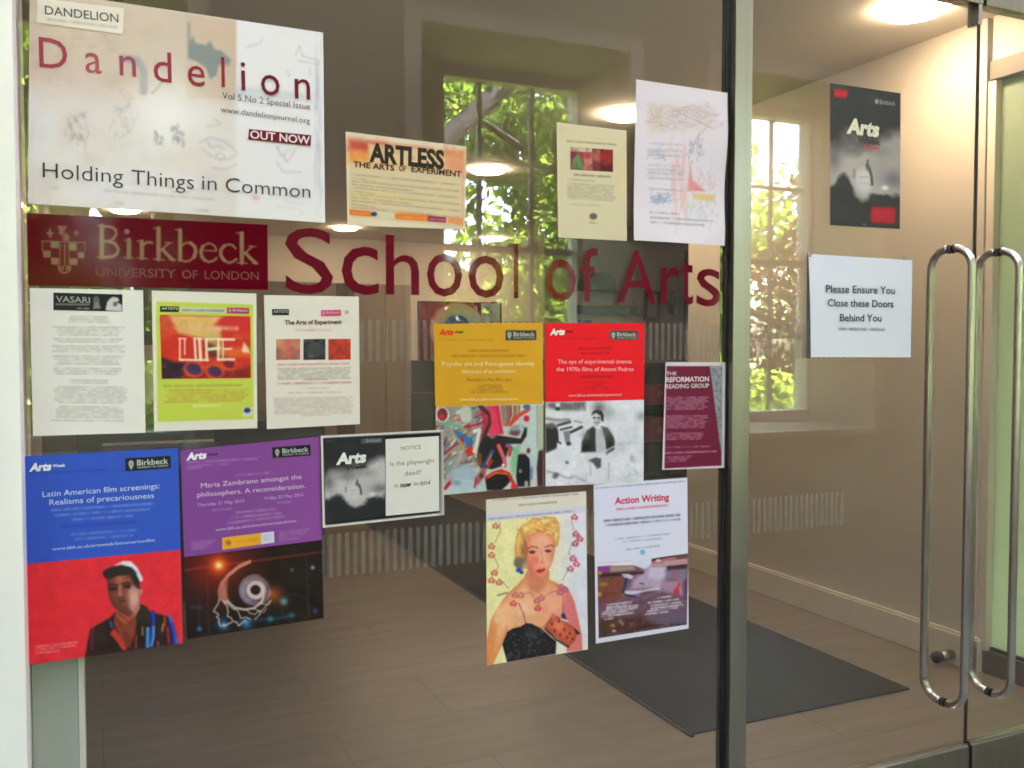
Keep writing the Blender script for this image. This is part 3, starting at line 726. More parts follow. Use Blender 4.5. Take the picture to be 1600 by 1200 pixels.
# crest
for p, r in (((385, 320), 14), ((385, 355), 22), ((390, 395), 18)): v.ell(z(*p), r*1.2/8, r/8, TAN, .9)
v.poly(z.L((385, 275), (400, 330), (370, 330)), TAN, .9); v.poly(z.L((340, 345), (432, 345), (432, 368), (340, 368)), TAN)
for p in ((715, 330), (715, 370)): v.ell(z(*p), 3, 2.2, TAN, .7)
v.line(z.L((670, 350), (760, 350)), 2, TAN, .6)
v.poly(z.L((478, 258), (600, 262), (590, 300), (560, 310), (590, 340), (640, 420), (600, 455), (540, 440), (520, 380), (490, 350), (500, 310), (480, 300)), TAN, .8)
v.ell(z(575, 345), 3, 2, MAR, .6); v.ell(z(545, 400), 2.5, 3, MAR, .5)
st([(285, 455), (825, 470)], 14); st([(290, 455), (290, 560), (330, 655)], 14); st([(822, 470), (822, 590)], 12)
for a, b, c, d in ((392, 455, 500, 545), (300, 570, 395, 660), (400, 660, 500, 750), (610, 475, 720, 575), (735, 590, 815, 670), (630, 668, 730, 755)):
    v.poly(z.L((a, b), (c, b+4), (c, d), (a, d-4)), TAN, .95)
v.poly(z.L((440, 470), (500, 472), (500, 545), (445, 540)), (90, 120, 70), .7)
v.poly(z.L((500, 480), (625, 484), (635, 800), (565, 850), (495, 800)), MAR)
st([(512, 490), (512, 800)], 12); st([(570, 490), (570, 760)], 16); st([(622, 490), (622, 800)], 12)
st([(490, 770), (510, 830), (565, 855), (625, 830), (645, 770)], 20); st([(540, 770), (545, 810)], 22); st([(600, 770), (595, 810)], 22)
# Birkbeck
st([(1032, 262), (1032, 655)], 62); st([(975, 258), (1060, 268)], 16); st([(975, 655), (1120, 662)], 20)
st([(1050, 268), (1150, 275), (1205, 310), (1215, 360), (1180, 425), (1120, 455), (1060, 458)], 36)
st([(1120, 458), (1200, 485), (1240, 555), (1225, 610), (1170, 648), (1060, 658)], 42)
v.ell(z(1345, 335), 4.5, 4.2, TAN); st([(1372, 440), (1372, 655)], 58); st([(1315, 445), (1370, 440)], 18); st([(1310, 662), (1430, 668)], 18)
z2 = Zm(200, 330, 6.957)
def s2(pts, wd): st(pts, wd, TAN, z2)
s2([(150, 330), (150, 512)], 48); s2([(100, 325), (150, 322)], 15); s2([(100, 508), (215, 516)], 15); s2([(165, 372), (200, 340), (235, 335), (262, 345)], 26)
s2([(332, 185), (332, 522)], 48); s2([(278, 188), (330, 182)], 14); s2([(278, 520), (392, 528)], 15)
s2([(360, 430), (415, 375), (450, 345)], 20); s2([(400, 338), (482, 346)], 12); s2([(375, 415), (430, 475), (488, 528)], 38); s2([(450, 522), (522, 530)], 14)
s2([(567, 205), (567, 528)], 46); s2([(512, 200), (565, 202)], 14)
s2([(585, 372), (630, 345), (680, 342)], 20); s2([(680, 345), (725, 385), (738, 440), (718, 500)], 40); s2([(718, 500), (670, 540), (620, 548), (575, 528)], 22)
s2([(960, 424), (945, 380), (900, 352), (860, 352), (815, 380)], 20); s2([(815, 380), (792, 430), (800, 490), (830, 530)], 38); s2([(830, 530), (880, 552), (930, 538), (962, 510)], 26); s2([(800, 426), (958, 432)], 14)
s2([(1168, 405), (1140, 370), (1095, 360), (1050, 375)], 22); s2([(1050, 375), (1010, 420), (1008, 480), (1045, 535)], 38); s2([(1045, 535), (1095, 562), (1140, 550), (1178, 522)], 26)
s2([(1237, 240), (1237, 562)], 46); s2([(1180, 238), (1235, 236)], 14); s2([(1188, 560), (1295, 566)], 14)
s2([(1262, 470), (1310, 420), (1352, 385)], 20); s2([(1310, 380), (1392, 386)], 12); s2([(1278, 455), (1330, 510), (1388, 562)], 38); s2([(1350, 562), (1415, 568)], 13)
v.build('printed_vinyl', bn, VINYLP)
t = Txt(YT); t.add('UNIVERSITY', (149.5, 431.5), (275, 434.2), 13.6, (122, 66, 60), .012); t.add('OF', (284.5, 435), (309, 435.6), 13.2, (122, 66, 60), .012); t.add('LONDON', (320, 436), (404.5, 437.6), 13, (122, 66, 60), .006)
t.build('lettering', bn)

# ---------------------------------------------------------------- School of Arts, single vinyl letters
sl = sheet_root('vinyl_lettering', [(443, 358), (1129, 397), (1129, 477), (443, 455)], 'large maroon vinyl letters School of Arts stuck across the glass', 'lettering')
LET = [('S', 446, 521, 458.5, 356), ('c', 534, 592, 460, 385), ('h', 603, 655, 460, 368), ('o', 667, 722, 463, 396), ('o', 732, 787, 465, 399), ('l', 803, 810, 466, 381),
       ('o', 853, 900, 470, 405), ('f', 907, 934, 471, 387), ('A', 965, 1025, 472.5, 391.5), ('r', 1033, 1062, 474, 417), ('t', 1064, 1083, 476, 401), ('s', 1088, 1126, 478.5, 420)]
VIN = mat('maroon_vinyl', tuple(s2l((98, 5, 26))), .05, 0, .05, 12, spec=.3)
for ch, x0, x1, yb, yt in LET:
    V, Fc = glyphs(ch, .003)
    A, B, T = at_y(x0, yb, YP), at_y(x1, yb, YP), at_y((x0+x1)/2, yt, YP)
    X = A[0]+(V[:, 0]-V[:, 0].min())/(V[:, 0].max()-V[:, 0].min())*(B[0]-A[0])
    Z = A[2]+(V[:, 1]-V[:, 1].min())/(V[:, 1].max()-V[:, 1].min())*(T[2]-A[2])
    me = bpy.data.meshes.new('letter'); me.from_pydata(np.column_stack((X, np.full(len(X), YP), Z)).tolist(), [], Fc); me.materials.append(VIN)
    o = link(bpy.data.objects.new('letter', me), sl); o.matrix_parent_inverse = Matrix.Translation(-Vector(sl.location))

# ---------------------------------------------------------------- big white top left poster
Q = [(46.5, -17), (505, 51), (508, 348), (43.5, 318)]
r = sheet_root('poster', Q, 'large landscape Dandelion poster, white and beige with spaced red title, top left', 'poster')
z = Zm(0, 0, 3.0769)
v = Cv(Q, YP, .0022).fill((236, 235, 242))
n1 = v.n(60, 1); tv = np.clip((v.y-(18+.1*v.x))/130, 0, 1)
bm_ = np.clip((1.12-tv-.35*(n1-.5))*2.2, 0, 1)*np.clip((372-v.x)/6, 0, 1)
v.put(bm_*.95, (214, 197, 180)); v.put(np.clip((fbm(v.x/25, v.y/25, 7)-.5)*3, 0, 1)*bm_*.35, (190, 168, 150))
v.poly(z.L((895, 70), (1135, 105), (1132, 480), (893, 470)), (208, 186, 166), .75, 4)
v.glow((260, 175), 60, (252, 250, 252), .8); v.glow((120, 120), 40, (226, 205, 205), .5)
v.poly(z.L((903, 108), (912, 110), (913, 205), (928, 168), (940, 208), (990, 216), (1012, 196), (1030, 238), (1062, 242), (1112, 288), (1100, 312), (1052, 312), (1040, 362), (1010, 382), (990, 325), (940, 292), (905, 282)), (134, 146, 150), .9, 3)
v.line(z.L((590, 278), (660, 290), (690, 340), (690, 440)), 12, (172, 170, 180), .75, 5)
v.line(z.L((785, 385), (760, 420), (730, 450)), 1.4, (120, 110, 110), .7)
v.poly(z.L((1120, 410), (1500, 455), (1500, 490), (1120, 470)), (196, 200, 210), .5, 5)
rnd = random.Random(5)
def scrib(cx, cyy, rx, ry, k, wd, col, a):
    for _ in range(k):
        p = z(cx+rnd.uniform(-rx, rx), cyy+rnd.uniform(-ry, ry)); pts = [p]
        for _ in range(4): p = (p[0]+rnd.uniform(-.3, .3)*rx/3, p[1]+rnd.uniform(-.35, .35)*ry/3); pts.append(p)
        v.line(pts, wd, col, a)
scrib(370, 610, 50, 60, 26, 1.1, (150, 152, 165), .6); scrib(590, 560, 60, 100, 16, 1, (165, 165, 178), .55); scrib(765, 670, 20, 25, 16, 1.3, (140, 142, 152), .65); scrib(855, 650, 28, 40, 24, 1.3, (140, 142, 152), .65)
v.ell(z(1050, 690), 26, 11, (205, 205, 214), .3, 6, .15)
for pts in ([(955, 690), (1010, 660), (1080, 680), (1140, 730)], [(970, 715), (1030, 760), (1090, 770), (1140, 740)], [(1000, 680), (1010, 710), (1050, 700), (1070, 715)], [(1035, 745), (1060, 735), (1085, 755), (1060, 772), (1035, 745)], [(1010, 805), (1080, 815), (1140, 790)], [(1330, 700), (1350, 740), (1380, 780), (1420, 720)], [(1330, 780), (1360, 825), (1450, 830)], [(1420, 270), (1440, 220), (1455, 270), (1530, 290), (1530, 310), (1430, 290)], [(1180, 230), (1255, 205), (1260, 190)], [(1380, 340), (1390, 365)], [(1490, 330), (1490, 360)], [(1030, 570), (1060, 600), (990, 610)]):
    v.line(z.L(*pts), 1.3, (165, 165, 178), .7)
scrib(1370, 720, 40, 30, 8, 1, (175, 175, 200), .5); scrib(480, 200, 120, 40, 18, .9, (170, 160, 160), .4); scrib(280, 380, 60, 30, 14, .9, (180, 178, 200), .45); scrib(1380, 980, 90, 40, 10, .9, (190, 190, 200), .5); scrib(1530, 560, 15, 380, 40, .9, (190, 190, 205), .5)
v.ell(z(1230, 950), 6, 4, (240, 165, 180), .6, 4); v.rows(z(500, 916), z(1030, 960), 4, (150, 150, 160), .5, 3); v.rows(z(240, 900), z(280, 903), 4, (150, 150, 160), .5, 4); v.rows(z(540, 975), z(600, 980), 5, (150, 150, 160), .5, 4); v.rows(z(930, 1008), z(1005, 1015), 5, (140, 140, 150), .6, 5)
v.line(z.L((155, 560), (160, 960)), 1.4, (216, 216, 226), .8)
v.build('sheet', r, PAPER, lambda u, w_: .0007*np.sin(3*u+1)*np.sin(math.pi*w_))
t = Txt(YP-.0013)
for ch, xa, xb, yb, col in (('D', 190, 326, 322, (170, 62, 84)), ('a', 411, 490, 347, (176, 84, 100)), ('n', 576, 655, 362, (170, 78, 96)), ('d', 740, 826, 389, (158, 44, 70)), ('e', 904, 986, 409, (150, 40, 64)), ('l', 1066, 1082, 418, (150, 30, 58)), ('i', 1160, 1182, 433, (120, 12, 42)), ('o', 1256, 1345, 452, (110, 10, 38)), ('n', 1418, 1492, 473, (108, 10, 38))):
    t.add(ch, z(xa, yb), z(xb, yb+(xb-xa)*.1), 47, col, .0)
t.build('title_lettering', r)
t = Txt(YP-.0013)
for s_, a, b, cap, col in (('Holding', (205, 852), (592, 882), 23.5, (62, 62, 74)), ('Things', (632, 886), (932, 909), 23, (62, 62, 74)), ('in', (972, 911), (1042, 916), 22.5, (62, 62, 74)), ('Common', (1085, 921), (1492, 952), 22, (58, 58, 70))):
    t.add(s_, z(*a), z(*b), cap, col, -.008)
t.add('Vol 5 No 2 Special Issue', z(1068, 473), z(1490, 527), 10, (86, 76, 92), 0)
t.add('www.dandelionjournal.org', z(1060, 537), z(1490, 594), 8.6, (96, 92, 104), 0)
t.build('small_lettering', r)
v = Cv([z(1197, 620), z(1496, 650), z(1494, 702), z(1193, 670)], YP-.0012, .002).fill((118, 10, 46)); o = v.build('red_strip', r)
t = Txt(YP-.0017); t.add('OUT NOW', z(1203, 664), z(1490, 694), 12.2, (240, 232, 236), .012); t.build('strip_lettering', r)
v = Cv([z(180, -10), z(595, 40), z(590, 165), z(176, 108)], YP-.0012, .002).fill((236, 228, 216)); v.rows(z(222, 92), z(570, 132), 3, (120, 120, 126), .7, 8); v.build('label_patch', r)
t = Txt(YP-.0017); t.add('DANDELION', z(217, 68), z(570, 108), 13.2, (70, 78, 86), .004); t.build('label_lettering', r)

# ---------------------------------------------------------------- artless
Q = [(540, 205.5), (728.5, 229), (727, 359), (543, 352)]
r = sheet_root('poster', Q, 'cream and orange landscape Artless poster with chunky black title', 'poster')
z = Zm(530, 195, 6.857); v = Cv(Q, YP, .0014).fill((228, 216, 192))
v.poly(z.L((105, 155), (1335, 285), (1330, 1105), (105, 985)), (222, 204, 166), 1)
v.poly(z.L((105, 155), (1335, 285), (1335, 520), (110, 400)), (232, 178, 130), .75, 6)
v.poly(z.L((105, 155), (500, 200), (330, 300), (105, 270)), (196, 70, 54), .9, 12); v.poly(z.L((300, 180), (1000, 250), (900, 300), (320, 230)), (214, 110, 92), .7, 10)
v.poly(z.L((105, 285), (330, 310), (320, 400), (105, 385)), (242, 160, 66), .9, 14); v.poly(z.L((1130, 270), (1335, 290), (1335, 540), (1150, 480)), (228, 150, 110), .8, 14)
v.poly(z.L((310, 200), (1130, 285), (1130, 470), (310, 400)), (232, 206, 162), .85, 5)
v.poly(z.L((1310, 520), (1340, 525), (1335, 1000), (1315, 1000)), (226, 170, 140), .8, 4); v.put(np.clip((v.n(12, 5)-.5)*4, 0, 1)*((v.y < 250)*.25), (200, 90, 50))
for k in range(11):
    y = 545+k*35; v.rows(z(130, y-14), z(1290-(k % 4 == 1)*900-(k % 4 == 3)*500, y+(1160-(k % 4 == 1)*900-(k % 4 == 3)*500)*.085), 3.6, (130, 122, 104), .55, k)
v.poly(z.L((120, 720), (640, 760), (640, 800), (120, 770)), (228, 204, 120), .45, 8); v.ell(z(775, 782), 5, 2, (226, 206, 90), .7, 3)
v.poly(z.L((112, 905), (340, 925), (340, 985), (112, 965)), (236, 118, 42)); v.ell(z(372, 957), 5, 3.5, (40, 62, 120)); v.poly(z.L((425, 930), (590, 945), (590, 1010), (425, 990)), (216, 210, 190))
v.poly(z.L((600, 945), (950, 965), (948, 1035), (600, 1010)), (240, 128, 40)); v.poly(z.L((950, 970), (1145, 990), (1143, 1050), (950, 1035)), (150, 50, 82)); v.poly(z.L((1165, 985), (1335, 1000), (1330, 1080), (1165, 1050)), (236, 148, 90), .9)
v.rows(z(630, 985), z(930, 1005), 3, (250, 220, 190), .7, 1); v.rows(z(970, 1008), z(1130, 1022), 3, (226, 190, 200), .8, 2); v.rows(z(130, 940), z(320, 955), 3, (250, 210, 180), .6, 3)
v.build('sheet', r)
t = Txt(YT); t.add('ARTLESS', z(322, 388), z(1125, 468), 27.5, (48, 42, 36), .045); t.add('THE ARTS', z(150, 448), z(590, 492), 8.6, (96, 46, 30), .03); t.add('OF', z(640, 492), z(715, 500), 8.4, (110, 60, 34), .03); t.add('EXPERIMENT', z(775, 500), z(1310, 560), 8.8, (74, 52, 30), .03)
t.build('title_lettering', r)

# ---------------------------------------------------------------- small cream notice with two pictures
Q = [(869.6, 191), (979, 204), (979.5, 376.5), (872, 371)]
r = sheet_root('notice', Q, 'narrow cream notice with two dark red pictures, left of the curled drawing sheet', 'notice')
z = Zm(860, 180, 5.517); v = Cv(Q, YP, .0014).fill((216, 206, 170)); v.poly(z.L((580, 400), (650, 410), (650, 720), (580, 700)), (224, 210, 150), .6, 10)
v.rows(z(350, 195), z(435, 205), 3, (190, 150, 140), .7, 1); v.rows(z(140, 222), z(570, 255), 3.2, (110, 102, 84), .8, 2); v.rows(z(200, 512), z(525, 532), 3.4, (90, 84, 70), .8, 3); v.rows(z(145, 552), z(385, 568), 3, (150, 142, 120), .7, 4)
v.para(z(145, 585), z(570, 612), 9, 2.9, 2.6, (150, 144, 124), .7, 5, .08); v.rows(z(145, 768), z(430, 778), 2.6, (150, 144, 124), .6, 6)
v.ell(z(370, 872), 6, 5, (70, 76, 66), .8, 2); v.rows(z(335, 925), z(410, 932), 3, (110, 106, 90), .7, 7); v.build('sheet', r)
v = Cv([z(172, 272), z(540, 298), z(540, 490), z(172, 468)], YPIC, .0012).fill((150, 60, 62))
v.poly(z.L((172, 272), (360, 285), (360, 320), (172, 310)), (206, 190, 175)); v.poly(z.L((172, 310), (215, 312), (200, 400), (172, 400)), (130, 40, 60)); v.poly(z.L((240, 325), (290, 440), (280, 475), (180, 470), (190, 380)), (104, 134, 92), 1, 3)
v.poly(z.L((290, 320), (360, 320), (362, 475), (285, 475)), (196, 120, 108), 1, 3); v.ell(z(320, 350), 6, 5, (170, 60, 58), .9, 3); v.poly(z.L((365, 285), (440, 290), (435, 485), (365, 478)), (120, 52, 48)); v.ell(z(405, 345), 8, 10, (178, 110, 90), .8, 4); v.poly(z.L((435, 290), (540, 298), (540, 490), (432, 485)), (92, 18, 24)); v.ell(z(490, 360), 12, 13, (164, 40, 40), .9, 5)
v.put(np.clip((v.n(6, 2)-.5)*4, 0, 1)*.3, (60, 20, 24)); v.build('picture', r)

# ---------------------------------------------------------------- curled drawing sheet
Q = [(992, 125), (1134.6, 146), (1127, 385), (987, 376)]
r = sheet_root('drawing_sheet', Q, 'white drawing sheet curling off the glass beside the steel post, faint coloured scribbles', 'drawing')
v = Cv(Q, YP, .0016).fill((222, 216, 222)); rnd = random.Random(9)
def sc(cx, cyy, rx, ry, k, col, a, wd=1):
    for _ in range(k):
        p = z(cx+rnd.uniform(-rx, rx), cyy+rnd.uniform(-ry, ry)); pts = [p]
        for _ in range(5): p = (p[0]+rnd.uniform(-.5, .7)*rx/14, p[1]+rnd.uniform(-.5, .5)*ry/8); pts.append(p)
        v.line(pts, wd, col, a)
v.poly(z.L((835, -110), (1390, -70), (1400, 130), (850, 150)), (214, 200, 194), .6, 14); v.poly(z.L((835, -60), (960, -50), (960, 140), (850, 150)), (210, 200, 150), .35, 14)
sc(1110, 20, 270, 90, 70, (176, 158, 160), .45, .9); sc(900, 340, 90, 40, 26, (150, 160, 180), .5); sc(920, 720, 90, 40, 50, (140, 156, 186), .55, 1.1); sc(1090, 600, 60, 300, 60, (226, 180, 170), .5, 1.2); sc(1220, 800, 90, 80, 34, (190, 206, 186), .5); sc(1320, 560, 70, 90, 28, (216, 170, 176), .5); sc(1230, 300, 60, 90, 30, (150, 146, 156), .5, .9); sc(980, 510, 150, 50, 30, (190, 184, 190), .45); sc(1330, 830, 70, 130, 26, (176, 176, 200), .4)
for y in (245, 300, 345, 430, 470, 500, 545, 640): v.rows(z(830, y), z(1130, y+14), 4, (150, 150, 165), .5, y)
for y, b in ((840, 1100), (885, 1390), (925, 1300)): v.rows(z(840, y), z(b, y+(b-840)*.06), 4.4, (120, 116, 126), .6, y)
v.line(z.L((830, 632), (1060, 650)), 1, (140, 140, 150), .6); v.line(z.L((1330, 110), (1250, 200), (1200, 300), (1180, 380)), 1, (130, 128, 136), .6); v.line(z.L((1100, -20), (1380, 120)), 1, (140, 130, 134), .5)
v.poly(z.L((1195, 410), (1212, 560), (1240, 580), (1310, 655), (1165, 660), (1175, 570)), (224, 130, 120), .75, 4); v.poly(z.L((1205, 675), (1400, 690), (1400, 750), (1230, 730)), (226, 192, 128), .9, 4); v.line(z.L((1230, 640), (1320, 655)), 1.5, (150, 110, 160), .6)
v.build('sheet', r, PAPER, lambda u, w_: .006+.016*np.clip(w_-.55, 0, 1)**1.3*np.sin(u*3.2+.2)+.018*np.clip(u-.6, 0, 1)*np.sin(w_*5.2)**2+.02*np.clip(w_-.8, 0, 1))

# ---------------------------------------------------------------- row of three A4 sheets
Q = [(46.5, 450), (223.5, 453.5), (227.5, 676), (51.5, 681)]
r = sheet_root('notice', Q, 'white A4 sheet of grey text with a black Vasari heading strip, under the maroon banner', 'notice', 'A4 sheets in the row under the banner')
z = Zm(10, 430, 4.136); v = Cv(Q, YP, .0013).fill((238, 237, 234))
y = 270
for n_, x0, x1, y0, cc in ((3, 385, 680, 268, 1), (4, 288, 770, 335, 1), (2, 290, 770, 412, 1), (3, 290, 770, 458, 1), (4, 290, 765, 522, 1), (3, 285, 765, 602, 1), (2, 405, 665, 678, 1), (7, 295, 795, 722, 1), (5, 295, 780, 850, 1), (1, 285, 815, 938, 0)):
    v.para(z(x0, y0), z(x1, y0+3), n_, 4.0, 3.6, (158, 156, 154), .62, y0, .22, bool(cc))
v.build('sheet', r)
v = Cv([z(303, 112), z(750, 124), z(750, 236), z(303, 226)], YPIC, .001).fill((34, 34, 34)); v.rows(z(320, 188), z(535, 190), 3.4, (170, 170, 170), .9, 2); v.rows(z(455, 214), z(540, 216), 3, (200, 200, 200), .9, 3); v.poly(z.L((315, 180), (540, 182), (540, 196), (315, 194)), (130, 130, 130), .6)
v.poly(z.L((560, 220), (565, 180), (560, 150), (580, 132), (600, 150), (600, 185), (612, 215)), (150, 150, 150), .9, 2); v.ell(z(580, 158), 4, 4, (80, 80, 80), .6, 2)
v.poly(z.L((640, 228), (650, 175), (670, 150), (690, 140), (720, 145), (730, 165), (715, 175), (745, 190), (748, 234)), (222, 222, 222), .95, 2); v.poly(z.L((690, 175), (720, 170), (715, 200), (690, 200)), (60, 60, 60), .7, 2)
v.build('heading_strip', r); t = Txt(YP-.0009); t.add('VASARI', z(320, 172), z(540, 180), 9.2, (168, 168, 168), .01); t.build('heading_lettering', r)

Q = [(237, 454), (400.5, 458.6), (402, 669), (240.8, 674)]
r = sheet_root('poster', Q, 'lime green Experiments with Life poster with a fiery picture and white border', 'poster', 'A4 sheets in the row under the banner')
z = Zm(235, 450, 5.218); v = Cv(Q, YP, .0013).fill((234, 231, 220)); v.poly(z.L((45, 108), (838, 135), (842, 1070), (58, 1092)), (202, 218, 84)); v.put(((v.y > 470)&(v.y < 655))*np.clip((v.n(40, 3)-.5)*2, 0, 1)*.25, (214, 220, 104))
v.poly(z.L((250, 155), (615, 165), (612, 205), (248, 198)), (214, 216, 206)); v.rows(z(262, 180), z(600, 186), 4.6, (110, 112, 106), .9, 2)
v.rows(z(100, 800), z(750, 792), 5, (150, 150, 70), .7, 3)
for k in range(5): v.rows(z(118+k % 2*26, 833+k*24), z(800-(k == 4)*60-k % 2*30, 828+k*22), 5, (192, 152, 66), .75, 4+k)
v.rows(z(345, 962), z(580, 956), 5, (226, 234, 190), .9, 9); v.rows(z(360, 1062), z(620, 1054), 3.6, (196, 206, 110), .7, 10)
v.poly(z.L((755, 980), (830, 975), (832, 1042), (756, 1046)), (232, 232, 226)); v.ell(z(790, 998), 5.5, 4, (44, 58, 128), 1, 2); v.rows(z(763, 1032), z(822, 1030), 2.6, (120, 120, 130), .7, 1); v.build('sheet', r)
v = Cv([z(76, 216), z(816, 230), z(820, 735), z(92, 742)], YPIC, .0011).fill((214, 52, 40)); a_ = v.n(22, 4); b_ = v.n(11, 9)
v.put(np.clip((v.x-330)/60, 0, 1)*np.clip((520-v.y)/40, 0, 1)*.8, (214, 40, 76)); v.poly(z.L((76, 216), (160, 218), (240, 360), (150, 400), (80, 430)), (222, 86, 54), .8, 8)
v.poly(z.L((150, 218), (600, 226), (560, 260), (520, 300), (580, 330), (560, 430), (360, 400), (230, 370)), (232, 200, 122), .9, 7); v.put(np.clip((a_-.5)*5, 0, 1)*.35*(v.y < 530), (222, 140, 84))
v.poly(z.L((420, 370), (570, 380), (600, 500), (640, 540), (560, 560), (480, 520)), (196, 186, 100), .7, 8); v.poly(z.L((600, 490), (816, 480), (818, 560), (640, 570)), (236, 110, 52), .9, 8); v.poly(z.L((84, 560), (180, 600), (300, 610), (270, 740), (92, 742)), (48, 34, 50), 1, 6); v.poly(z.L((250, 700), (818, 640), (820, 735), (250, 742)), (120, 40, 34), .8, 10)
v.put(np.clip((b_-.55)*5, 0, 1)*.4*(v.y > 545), (240, 90, 40)); v.poly(z.L((455, 440), (530, 470), (560, 560), (500, 570), (440, 500)), (70, 30, 40), .7, 6); v.poly(z.L((745, 510), (762, 440), (800, 490), (816, 530), (760, 525)), (234, 222, 170), .95, 3)
for c_, rr, col in (((355, 660), 13, (60, 46, 92)), ((525, 680), 12, (60, 46, 92)), ((640, 620), 10, (120, 30, 56))): v.ell(z(*c_), rr+3, rr, (232, 84, 44), .95, 3, .15); v.ell(z(*c_), rr-.5, rr-4, col, .9, 4, .3)
v.line(z.L((290, 650), (340, 680), (400, 690)), 2.4, (56, 74, 140), .8, 3); v.line(z.L((420, 650), (470, 640)), 3, (236, 96, 44), .9, 3)
v.rows(z(310, 325), z(720, 330), 9, (244, 190, 170), .85, 6); 
for a, b, wd in (((240, 415), (240, 585), 2.6), ((280, 415), (280, 540), 2.2), ((232, 412), (290, 412), 2.2), ((240, 585), (470, 588), 3.4), ((360, 412), (370, 585), 3.6), ((400, 415), (410, 585), 5), ((360, 412), (420, 416), 2.6), ((455, 415), (460, 585), 4.4), ((455, 418), (555, 416), 3), ((470, 500), (560, 490), 5), ((555, 415), (552, 585), 3.4), ((590, 420), (594, 580), 2), ((552, 418), (680, 420), 4.2), ((600, 498), (660, 495), 3), ((552, 583), (682, 582), 4)): v.line(z.L(a, b), wd, (246, 226, 200), .95, 1.6)
v.build('picture', r)
badge(r, [z(78, 148), z(232, 150), z(232, 196), z(78, 194)], (28, 28, 26), (215, 215, 205), 'ARTISTS', False, YT, False)
badge(r, [z(624, 158), z(806, 162), z(806, 212), z(624, 208)], (178, 52, 104), (238, 190, 205), 'Birkbeck', True, YT, False)

Q = [(412.5, 461), (560.6, 463.5), (562.5, 662.6), (417, 670.5)]
r = sheet_root('poster', Q, 'white The Arts of Experiment sheet with three small square pictures', 'poster', 'A4 sheets in the row under the banner')
z = Zm(390, 420, 4.0); v = Cv(Q, YP, .0013).fill((234, 229, 220))
v.rows(z(280, 384), z(520, 382), 4.6, (206, 110, 116), .7, 1); v.rows(z(172, 600), z(625, 592), 4, (206, 120, 120), .8, 2)
v.para(z(175, 625), z(640, 618), 6, 3.2, 3, (150, 140, 136), .75, 3, .06); v.rows(z(325, 694), z(490, 690), 3.4, (150, 140, 136), .7, 4); v.rows(z(172, 718), z(635, 710), 4, (196, 100, 106), .8, 5); v.rows(z(318, 748), z(495, 744), 3, (190, 150, 146), .6, 6); v.rows(z(240, 776), z(575, 770), 3, (170, 150, 146), .6, 7)
v.para(z(152, 810), z(650, 802), 9, 3.0, 2.8, (182, 166, 160), .75, 8, .04); v.rows(z(320, 918), z(510, 912), 3, (180, 160, 156), .6, 9); v.rows(z(595, 272), z(618, 271), 6, (44, 52, 90), 1, 1); v.build('sheet', r)
for x0, x1, yy, c1, c2, sd_ in ((166, 316, 438, (206, 130, 104), (150, 96, 96), 2), (336, 474, 438, (46, 48, 48), (96, 100, 98), 5), (492, 632, 437, (214, 70, 42), (160, 54, 52), 8)):
    v = Cv([z(x0, yy+2), z(x1, yy), z(x1, yy+130), z(x0, yy+132)], YPIC, .0011).fill(c1); v.put(np.clip((v.n(9, sd_)-.42)*4, 0, 1)*.7, c2)
    if sd_ == 2: v.poly(z.L((230, 440), (262, 440), (260, 570), (225, 570)), (216, 96, 90), .6, 5); v.poly(z.L((166, 440), (210, 440), (190, 480), (166, 480)), (222, 168, 110), .7, 6)
    if sd_ == 5:
        for q_ in (9, 13, 16): v.ell(z(405, 505), q_, q_*.7, (110, 114, 112), .25, 2); v.ell(z(405, 505), q_-2, q_*.7-2, (46, 50, 50), .3, 2)
    if sd_ == 8: v.line(z.L((500, 560), (560, 500), (625, 560)), 3, (120, 40, 40), .4, 4)
    v.build('picture', r)
t = Txt(YT); t.add('The Arts of Experiment', z(220, 348), z(575, 344), 6.6, (92, 22, 48), .03); t.build('title_lettering', r)
badge(r, [z(140, 252), z(246, 252), z(246, 290), z(140, 290)], (34, 34, 32), (190, 190, 185), 'ARTISTS', False, YT, False)
badge(r, [z(446, 258), z(572, 256), z(572, 294), z(446, 297)], (206, 66, 120), (240, 180, 200), 'Birkbeck', True, YT, False)

# ---------------------------------------------------------------- blue poster with the man in a cap
Q = [(32.7, 713.3), (278.3, 700), (285.7, 1005), (43.3, 1039)]
r = sheet_root('poster', Q, 'blue Latin American film screenings poster over a red photo of a man in a cap', 'poster', 'Arts Week posters')
z = Zm(0, 660, 3); v = Cv(Q, YP, .0018).fill((56, 92, 206)); v.put(np.clip((v.n(120, 2)-.45)*2, 0, 1)*.3, (66, 108, 220))
for y, x0, x1 in ((412, 240, 720), (436, 255, 705), (456, 340, 622)): v.rows(z(x0, y), z(x1, y-(x1-x0)*.066), 4, (158, 176, 232), .85, y)
for y, x0, x1 in ((526, 330, 638), (548, 350, 625)): v.rows(z(x0, y), z(x1, y-(x1-x0)*.07), 4, (150, 168, 228), .8, y)
v.rows(z(140, 240), z(500, 222), 3.4, (36, 60, 150), .6, 2); v.rows(z(280, 490), z(640, 466), 5, (40, 64, 156), .7, 3); v.build('sheet', r)
q = [lerp(Q[0], Q[3], .517), lerp(Q[1], Q[2], .521), Q[2], Q[3]]
z = Zm(120, 860, 6.667); v = Cv(q, YPIC, .0014).fill((238, 48, 62)); v.soft = 1.3
v.put(np.clip((v.n(70, 4)-.4)*2, 0, 1)*.25, (248, 66, 78))
SK = (158, 84, 68); SKL = (226, 172, 164); SKD = (58, 32, 28); CL = (40, 31, 29)
